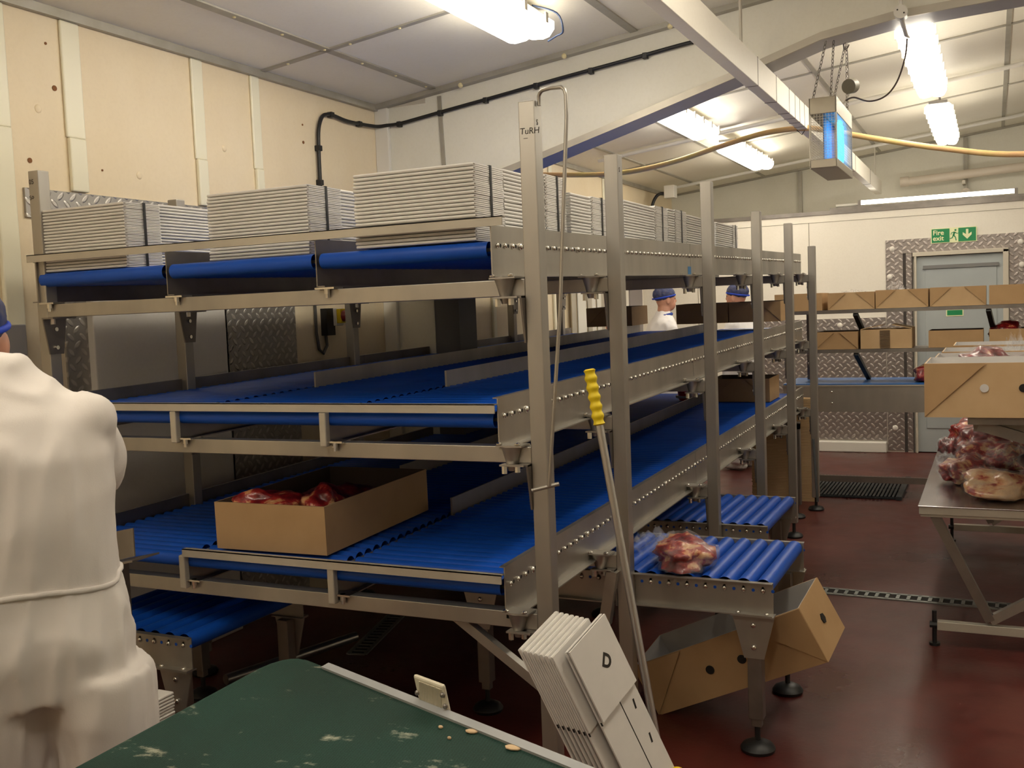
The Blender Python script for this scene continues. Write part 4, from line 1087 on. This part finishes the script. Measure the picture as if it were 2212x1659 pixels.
# ceiling conduits
for nm, y, lb in (('conduit_pipe', 9.0, 'white conduit pipe crossing the far ceiling behind the first lamp'),('conduit_pipe', 11.6, 'farthest white conduit pipe crossing the ceiling near the gable')):
    tag(MB().tube([(-3.3,y,ceil_z(-3.3)-.03),(-1.2,y,ceil_z(-1.2)-.03),(1.0,y,ceil_z(1.0)-.03)], .018, 12).build(nm, M['white_pl'], None, smooth=60), lb, 'pipe')
wp = thing('wall_pipe', 'thick cream pipe on brackets along the gable wall at upper right', 'pipe', (.6,12.2,2.9))
MB().tube([(-.88,12.2,2.86),(-.80,12.2,2.86),(2.4,12.2,3.02)], .048, 18).build('pipe', M['cream_pl'], wp, smooth=60)
MB().tube([(-.93,12.2,2.858),(-.84,12.2,2.86)], .056, 18).build('end_cap', M['cream_pl'], wp, smooth=60)
for x in (-.3,.8): MB().box(x,x+.03,12.2,12.4,2.80+.05*x,2.84+.05*x).build('bracket', M['steel_pale'], wp)
struct(MB().box(-.29,-.25,12.36,12.4,2.5,3.3).build('trim_28', g))
struct(MB().box(-2.06,-2.02,12.36,12.4,2.4,3.1).build('trim_29', g))
jb = thing('conduit_box', 'small round cream conduit box under the gable pipe', 'junction box', (-.27,12.33,2.68))
MB().cyl((-.27,12.362,2.70),(-.27,12.30,2.70),.05,18).build('body', M['cream_pl'], jb, smooth=40)
# white box with black cable on far left ceiling
wbx = thing('camera_box', 'small white box with a black drooping cable at the far left ceiling corner', 'junction box', (-3.3,11.2,2.8))
MB().box(-3.34,-3.22,11.2,11.32,2.80,2.94).build('body', M['white_pl'], wbx, bevel=.006)
MB().tube(smoothpath([(-3.34,11.25,2.86),(-3.42,11.22,2.84),(-3.48,11.2,2.72),(-3.50,11.2,2.50)]), .018, 8).build('cable', M['black'], wbx, smooth=60)
dct = MB().tube(smoothpath([(-3.60,10.6,2.52),(-3.35,10.5,2.50),(-3.15,10.3,2.40),(-3.05,10.2,2.25)]), .07, 18).build('white_duct', M['white_pl'], None, smooth=60)
tag(dct, 'white bent duct pipe showing above the cartons at the far left', 'duct')

# ------------------------------------------------------------------ lamps
def lamp(label, x0, x1, y0, y1, zb, hang=False):
    xc = (x0+x1)/2; w = x1-x0
    o = thing('fluorescent_light', label, 'ceiling light', (xc,(y0+y1)/2,zb), 'twin tube ceiling lights')
    prof_ = [(-w*.40,.098),(-w/2,.080),(-w/2,.042),(-w*.40,.008),(-w*.28,0),(-w*.06,.006),(0,.014),(w*.06,.006),(w*.28,0),(w*.40,.008),(w/2,.042),(w/2,.080),(w*.40,.098)]
    m = MB(); m.prism([(xc+a,y0+.02,zb+b_) for a, b_ in prof_], (0,y1-y0-.04,0)); m.build('diffuser', M['light'], o, smooth=30)
    m = MB(); m.box(xc-w*.36,xc+w*.36,y0,y1,zb+.094,zb+.118); m.build('housing', M['lamp_grey'], o, bevel=.006)
    cl = MB(); y = y0+.12
    while y < y1:
        for xx in (x0-.012, x1+.002): cl.box(xx,xx+.010,y,y+.03,zb+.045,zb+.095)
        y += .25
    pieces(cl, 'clip', M['steel_pale'], o)
    for y in (y0+.3, y1-.3):
        zt_ = ceil_z(xc); MB().cyl((xc,y,zb+.115),(xc,y,zt_),.008,8).build('hanger', M['steel_dark'], o)
    return o
l1 = lamp('big bright ceiling light nearest the viewer at the top edge', -2.27, -1.99, 3.35, 4.87, 2.965)
MB().tube(smoothpath([(-2.05,4.72,3.10),(-1.97,4.84,3.08),(-1.955,4.88,3.0),(-2.0,4.90,2.985),(-2.04,4.88,2.96)]), .005, 6).build('loose_wire', simple('blue_black_wire', (.02,.04,.10), None, .5), l1, smooth=60)
lamp('lit ceiling light just below the sloping beam, left of the trunking', -2.27, -2.03, 7.02, 8.45, 2.95)
lamp('lit ceiling light beyond the first one, above the far cartons', -2.27, -2.03, 9.25, 10.75, 2.95)
lamp('lit ceiling light at upper right close behind the beam', -.475, -.285, 5.98, 7.80, 2.965)
lamp('smaller looking lit ceiling light at far upper right above the hose', -.475, -.285, 8.65, 10.42, 2.975)
for x0, y0, zz_, lb in ((-2.27,.1,2.965,'lit ceiling light over the white coverall, before the frame'),(-2.27,-2.5,2.965,'lit ceiling light at the back of the room by the cream wall'),(-.475,2.5,3.05,'lit ceiling light above the green belt, out of frame'),(-.475,-.4,3.05,'lit ceiling light behind the camera'),(1.45,7.0,3.3,'lit ceiling light over the far right aisle'),(1.45,3.0,3.3,'lit ceiling light right of the steel table')):
    l_ = lamp(lb, x0, x0+.22, y0, y0+1.6, zz_)
tl = thing('tube_batten_light', 'long bare tube light lying on top of the far white wall', 'ceiling light', (-.6,11.3,2.52))
MB().box(-1.55,.30,11.22,11.34,2.515,2.55).build('batten', M['steel_dark'], tl)
MB().cyl((-1.25,11.25,2.585),(.20,11.25,2.585),.022,14).build('tube', M['tube_light'], tl, smooth=60)
MB().cyl((-1.50,11.31,2.575),(-1.26,11.31,2.575),.016,12).build('unlit_tube', M['white_pl'], tl, smooth=60)
MB().box(-1.27,-1.24,11.22,11.28,2.55,2.61).box(.19,.22,11.22,11.28,2.55,2.61).build('tube_holder', M['steel_dark'], tl)

# fly killer
fk = thing('fly_killer', 'hanging insect killer box with glowing blue tubes behind wire mesh', 'insect killer', (-.80,5.92,2.27))
a0, a1, b0, b1, c0, c1 = -.876, -.735, 5.62, 6.26, 2.290, 2.655
m = MB(); m.box(a0,a1,b0,b1,c1-.085,c1); m.build('top_housing', simple('dull_beige_steel', (.42,.38,.30), (.36,.32,.26), .4, .6, 6), fk, bevel=.003)
m = MB(); m.box(a0,a1,b0,b1,c0,c0+.045); m.build('catch_tray', simple('dull_beige_steel_tray', (.40,.36,.29), None, .4, .6), fk, bevel=.003)
m = MB()
for x in (a0,a1-.006):
    for y in (b0,b1-.006): m.box(x,x+.006,y,y+.006,c0,c1)
m.build('corner_post', M['steel_pale'], fk)
gm = MB(); zz = c0+.05
while zz < c1-.09:
    for x in (a0+.002,a1-.003): gm.box(x,x+.001,b0,b1,zz,zz+.0012)
    for y in (b0+.001,): gm.box(a0,a1,y,y+.0012,zz,zz+.0016)
    zz += .0135
y = b0+.01
while y < b1:
    for x in (a0+.002,a1-.003): gm.box(x,x+.0012,y,y+.0016,c0+.04,c1-.08)
    y += .018
x = a0+.01
while x < a1:
    gm.box(x,x+.0016,b0+.001,b0+.0022,c0+.04,c1-.08); x += .015
tag(gm.build('wire_mesh', M['steel_pale'], fk), kind='stuff')
for y, r_ in ((5.86,.095),(5.90,.120),(5.94,.120),(5.98,.095)):
    zc_ = (c0+c1)/2-.02
    MB().tube(smoothpath([(-.757,y-.012,zc_+r_*1.05),(-.757,y-.016,zc_),(-.757,y-.012,zc_-r_*.85),(-.757,y,zc_-r_),(-.757,y+.012,zc_-r_*.85),(-.757,y+.016,zc_),(-.757,y+.012,zc_+r_*1.05)],4), .0095, 10).build('uv_tube', M['uv'], fk, smooth=60)
MB().box(-.812,-.806,5.66,6.22,c0+.05,c1-.09).build('inner_grid', simple('dull_blue_grey_backplate', (.10,.11,.20), None, .5, .5), fk)
def chain(p, q, parent):
    m = MB(); p, q = V(p), V(q); L_ = (q-p).length; n = int(L_/.022); d_ = (q-p).normalized(); s1 = d_.orthogonal().normalized(); s2 = d_.cross(s1)
    for i in range(n):
        c_ = p+d_*(L_*(i+.5)/n); s = s1 if i % 2 else s2
        m.tube([c_+d_*(math.cos(a)*.0145)+s*(math.sin(a)*.0065) for a in [2*PI*k/8 for k in range(8)]], .0021, 5, closed=True)
    return m.build('chain', M['steel_dark'], parent, smooth=60)
bz = lambda x: (2.985+.134*(x+.819) if x > -.819 else 2.985+.30*(x+.819))-.02
chain((a0+.02,b0+.02,c1), (-.80,5.75,bz(-.80)), fk); chain((a1-.03,b0+.02,c1), (-.765,5.78,bz(-.765)), fk)
chain((a0+.03,b1-.05,c1), (-.72,5.9,bz(-.72)), fk); chain((a1-.02,b1-.04,c1), (-.715,5.9,bz(-.715)), fk)
MB().tube(smoothpath([(-.73,5.9,bz(-.73)),(-.725,5.89,bz(-.73)-.03),(-.71,5.89,bz(-.73)-.028),(-.70,5.89,bz(-.73)-.01)]), .004, 6).build('hook', M['steel_dark'], fk, smooth=60)
ld = thing('round_cover', 'grey round box cover hanging beside the insect killer chains', 'junction box', (-.70,5.95,2.80))
MB().cyl((-.712,5.94,2.755),(-.695,5.99,2.765),.040,22).build('cover', simple('olive_grey_plastic', (.22,.20,.15), None, .5), ld, smooth=40)
MB().tube(smoothpath([(-.712,5.96,2.715),(-.74,5.98,2.68),(-.77,5.98,2.66)]), .004, 6).build('lead', M['white_pl'], ld, smooth=60)
MB().tube([(-.712,5.96,2.79),(-.715,5.93,2.98)], .0025, 6).build('hang_wire', M['steel_dark'], ld)
jx = thing('ceiling_conduit_box', 'round white conduit box with black screws on the beam above the right lamp', 'junction box', (-.42,5.66,3.0))
MB().cyl((-.418,5.70,3.035),(-.418,5.63,3.035),.034,20).build('body', M['white_pl'], jx, smooth=40)
MB().tube([(-.418,5.675,3.06),(-.43,5.675,3.30)], .011, 10).tube([(-.418,5.675,3.01),(-.405,5.80,2.955),(-.40,6.0,2.99)], .011, 10).build('conduit', M['white_pl'], jx, smooth=60)
bb = MB(); bb.ell((-.433,5.628,3.045),(.004,.003,.004),None,8,5); bb.ell((-.402,5.628,3.026),(.004,.003,.004),None,8,5); pieces(bb, 'screw', M['black'], jx)
MB().tube(smoothpath([(-.40,5.80,2.935),(-.415,5.85,2.85),(-.46,5.9,2.74),(-.52,5.9,2.672),(-.60,5.9,2.655),(-.68,5.9,2.685),(-.725,5.93,2.68)],6), .0045, 8).build('drooping_cable', simple('brown_cable', (.10,.07,.06), None, .5), jx, smooth=60)

# far left PVC strip door on the cream wall
pv = thing('strip_curtain', 'pale and red plastic strip curtain at the far left behind the rack', 'strip curtain', (-3.5,9.4,0))
cols = [('white_pl',),('white_pl',),('alu',),('cream_pl',),('white_pl',),('alu',),('white_pl',),('red',)]
for i in range(8):
    y = 8.85+i*.13
    MB().box(-3.56+.01*(i % 2),-3.552+.01*(i % 2),y,y+.11,.06,2.0).build('strip', M['red'] if i == 7 else (M['white_pl'] if i % 3 else M['steel_pale']), pv)
MB().box(-3.60,-3.53,8.80,9.92,2.0,2.06).build('hanging_rail', M['steel_pale'], pv)

# ------------------------------------------------------------------ people
def hand(mb, w, d_, up, s=1.0, curl=.5, side=1):
    w = V(w); d_ = V(d_).normalized(); up = V(up); up = (up-d_*up.dot(d_)).normalized(); lat = d_.cross(up)*side
    mb.ell(w+d_*.045*s, (.040*s,.040*s,.018*s), Matrix((d_,lat,up)).transposed(), 14, 10)
    for i, (o_, L_) in enumerate(((-.030,.070),(-.010,.080),(.011,.076),(.030,.060))):
        b_ = w+d_*.075*s+lat*o_*s; m1 = b_+(d_-up*curl*.4).normalized()*L_*.5*s; m2 = m1+(d_-up*curl*1.4).normalized()*L_*.5*s
        mb.tube([b_-d_*.02*s,b_,m1,m2], [.0095*s,.0095*s,.0085*s,.006*s], 8)
    tb_ = w+d_*.025*s-lat*.030*s; mb.tube([tb_,tb_+(d_*.5-lat*.8).normalized()*.03*s,tb_+(d_*1.0-lat*.6-up*.3).normalized()*.065*s],[.013*s,.011*s,.008*s],8)

def person(label, base, rz, coatmat, legs=True, shift=0, full=False, seed=0, arms=None, headturn=0, wide=1.0, collar=True, ho=(0,0,0), voxel=.018, hgt=1.0, boot=True):
    o = thing('person', label, 'person', base)
    o.rotation_euler[2] = rz
    B = MB()
    sh_ = shift
    B.loft([(sh_,0,.84,.190*wide,.140),(sh_*.9,0,.95,.205*wide,.155),(sh_*.7,0,1.07,.192*wide,.142),(sh_*.4,-.01,1.22,.205*wide,.142),(sh_*.15,-.01,1.34,.220*wide,.140),(0,0,1.42,.205*wide,.112),(0,.01,1.470,.155*wide,.090),(0,.02,1.515,.085,.068),(0,.03,1.55,.066,.060)])
    for sx in (-1,1):
        lx = sh_*1.25+sx*.105*wide
        B.loft([(lx,.0,.06,.080,.095),(lx,0,.28,.090,.100),(lx,-.0,.50,.092,.108),(lx,0,.70,.100*wide,.122),(lx-sx*.006,0,.88,.110*wide,.142)], 20)
        B.ell((sx*.168*wide,0,1.405),(.070,.075,.060))
    arms = arms or (((.190,.0,1.40),(.250,.10,1.15),(.14,.34,1.10)), ((-.190,0,1.40),(-.250,.10,1.15),(-.14,.34,1.10)))
    for A in arms:
        B.tube(smoothpath(A,4), [.066-.0026*i for i in range(len(smoothpath(A,4)))], 14)
    def fold(p, n):
        a = noise.noise(V((p.x*8, p.y*8, p.z*1.5))+V((seed,0,0)))
        b2 = noise.noise(V((p.x*4+p.z*4, p.y*4, p.z*4.5-p.x*3))+V((0,seed,0)))
        c2 = noise.noise(V((p.x*24, p.y*24, p.z*4)))
        d2 = noise.noise(V((p.x*15-p.z*2, p.y*15, p.z*1.6+seed)))
        low = 1.25 if p.z < 1.02 else 1
        if p.z < .12: low = .2
        return low*(.014*a+.005*max(0, 1-abs(b2)*2.6)-.003+.003*c2+.007*max(0, 1-abs(d2)*3.0))
    cov = organic(B, 'coverall', coatmat, o, voxel, fold, 9, local=True)
    # seam round the waist
    sp_ = []
    for k in range(40):
        a = 2*PI*k/40; ca, sa = math.cos(a), math.sin(a); q = (abs(ca)**2.3+abs(sa)**2.3)**(-1/2.3)
        sp_.append((sh_*.7+.196*wide*q*ca, .149*q*sa, 1.075+.006*math.sin(3*a)))
    from mathutils.bvhtree import BVHTree
    bv = BVHTree.FromPolygons([v.co for v in cov.data.vertices], [tuple(p.vertices) for p in cov.data.polygons])
    ax = V((sh_*.7, 0, 0)); q2 = []
    for p in sp_:
        c_ = V((ax.x, 0, p[2])); d_ = (V(p)-c_).normalized(); h_ = bv.ray_cast(c_+d_*.5, -d_)[0]
        q2.append(h_+d_*.0015 if h_ is not None else V(p))
    MB().tube(q2, .0055, 6, closed=True).build('waist_seam', coatmat, o, smooth=60, local=True)
    H = MB()
    H.ell((0,.045,1.665),(.075,.095,.110)); H.ell((0,.085,1.605),(.055,.060,.062)); H.loft([(-ho[0]*.8,.02-ho[1]*.8,1.48-ho[2],.062,.062),(0,.03,1.60,.056,.058)],16)
    H.ell((0,.140,1.640),(.013,.020,.022)); H.ell((0,.125,1.675),(.045,.018,.012))
    for sx in (-1,1): H.ell((sx*.077,.040,1.640),(.012,.020,.032)); H.ell((sx*.030,.118,1.60),(.012,.02,.006))
    hd = organic(H, 'head', M['skin'], o, .006, None, 3, local=True)
    if headturn: pass
    eyes = MB()
    for sx in (-1,1): eyes.ell((sx*.030,.128,1.660),(.011,.008,.007),None,10,6)
    eyes.build('eyes', M['ink'], hd, smooth=180, local=True)
    mo = MB(); mo.ell((0,.138,1.600),(.022,.008,.005),None,10,6); mo.build('mouth', simple('lip', (.45,.12,.10), None, .5), hd, smooth=180, local=True)
    N = MB(); N.ell((0,.030,1.705),(.089,.112,.085))
    def cut(p, n): return .003*noise.noise(p*60)
    hn = organic(N, 'hairnet', M['net'], o, .008, cut, 2, local=True)
    bd = []
    for k in range(32):
        a = 2*PI*k/32; bd.append((.0875*math.cos(a), .030+.110*math.sin(a), 1.680+.018*math.sin(a)))
    MB().tube(bd, .0075, 8, closed=True).build('hairnet_band', M['net_edge'], hn, smooth=60, local=True)
    if collar:
        cl_ = []
        for k in range(24):
            a = 2*PI*k/24; cl_.append((.078*math.cos(a), .022+.074*math.sin(a), 1.505+.012*math.sin(a)))
        MB().tube(cl_, .016, 8, closed=True).build('collar', collar, o, smooth=60, local=True)
    hd.location = V(ho); hn.location = V(ho)
    for A, sx in zip(arms, (1,-1)):
        hm = MB(); w = V(A[-1]); d_ = (V(A[-1])-V(A[-2]))
        hand(hm, w-d_.normalized()*.01, d_, (0,0,1), 1.0, .7, sx); organic(hm, 'hand', M['skin'], o, .004, None, 1, local=True)
    for sx in (-1,1):
        lx = sh_*1.25+sx*.105*wide
        bt_ = MB(); bt_.ell((lx,.06,.045),(.052,.150,.045)); bt_.loft([(lx,0,.02,.055,.075),(lx,-.01,.16,.060,.068)],16)
        organic(bt_, 'boot', M['boot'], o, .010, None, 2, local=True)
    return o
person('person in a white coverall and blue hairnet seen from behind at the left edge', (-1.86,1.42,0), R(45), M['cloth'], shift=.055, seed=3, wide=1.0, ho=(-.06,.115,-.07), voxel=.010, collar=M['cloth'],
       arms=(((.165,.0,1.40),(.190,.12,1.29),(.10,.36,1.22)), ((-.165,0,1.40),(-.235,.12,1.20),(-.13,.36,1.16))))
person('person in a white coat with blue collar behind the far cartons, turned away', (-2.86,9.40,0.0), R(-50), M['coat'], seed=9, collar=M['navy'])
person('person in a grey blue hairnet with head bowed to the left behind the dark cartons', (-2.18,9.75,.0), R(75), M['coat'], seed=14, collar=M['navy'])

# ------------------------------------------------------------------ world, view
w = bpy.data.worlds.new('world'); S.world = w; w.use_nodes = True
w.node_tree.nodes['Background'].inputs[0].default_value = (.02,.02,.02,1)
w.node_tree.nodes['Background'].inputs[1].default_value = .2
S.view_settings.view_transform = 'Standard'; S.view_settings.look = 'None'; S.view_settings.gamma = 1
S.view_settings.use_curve_mapping = False
S.view_settings.exposure = .06
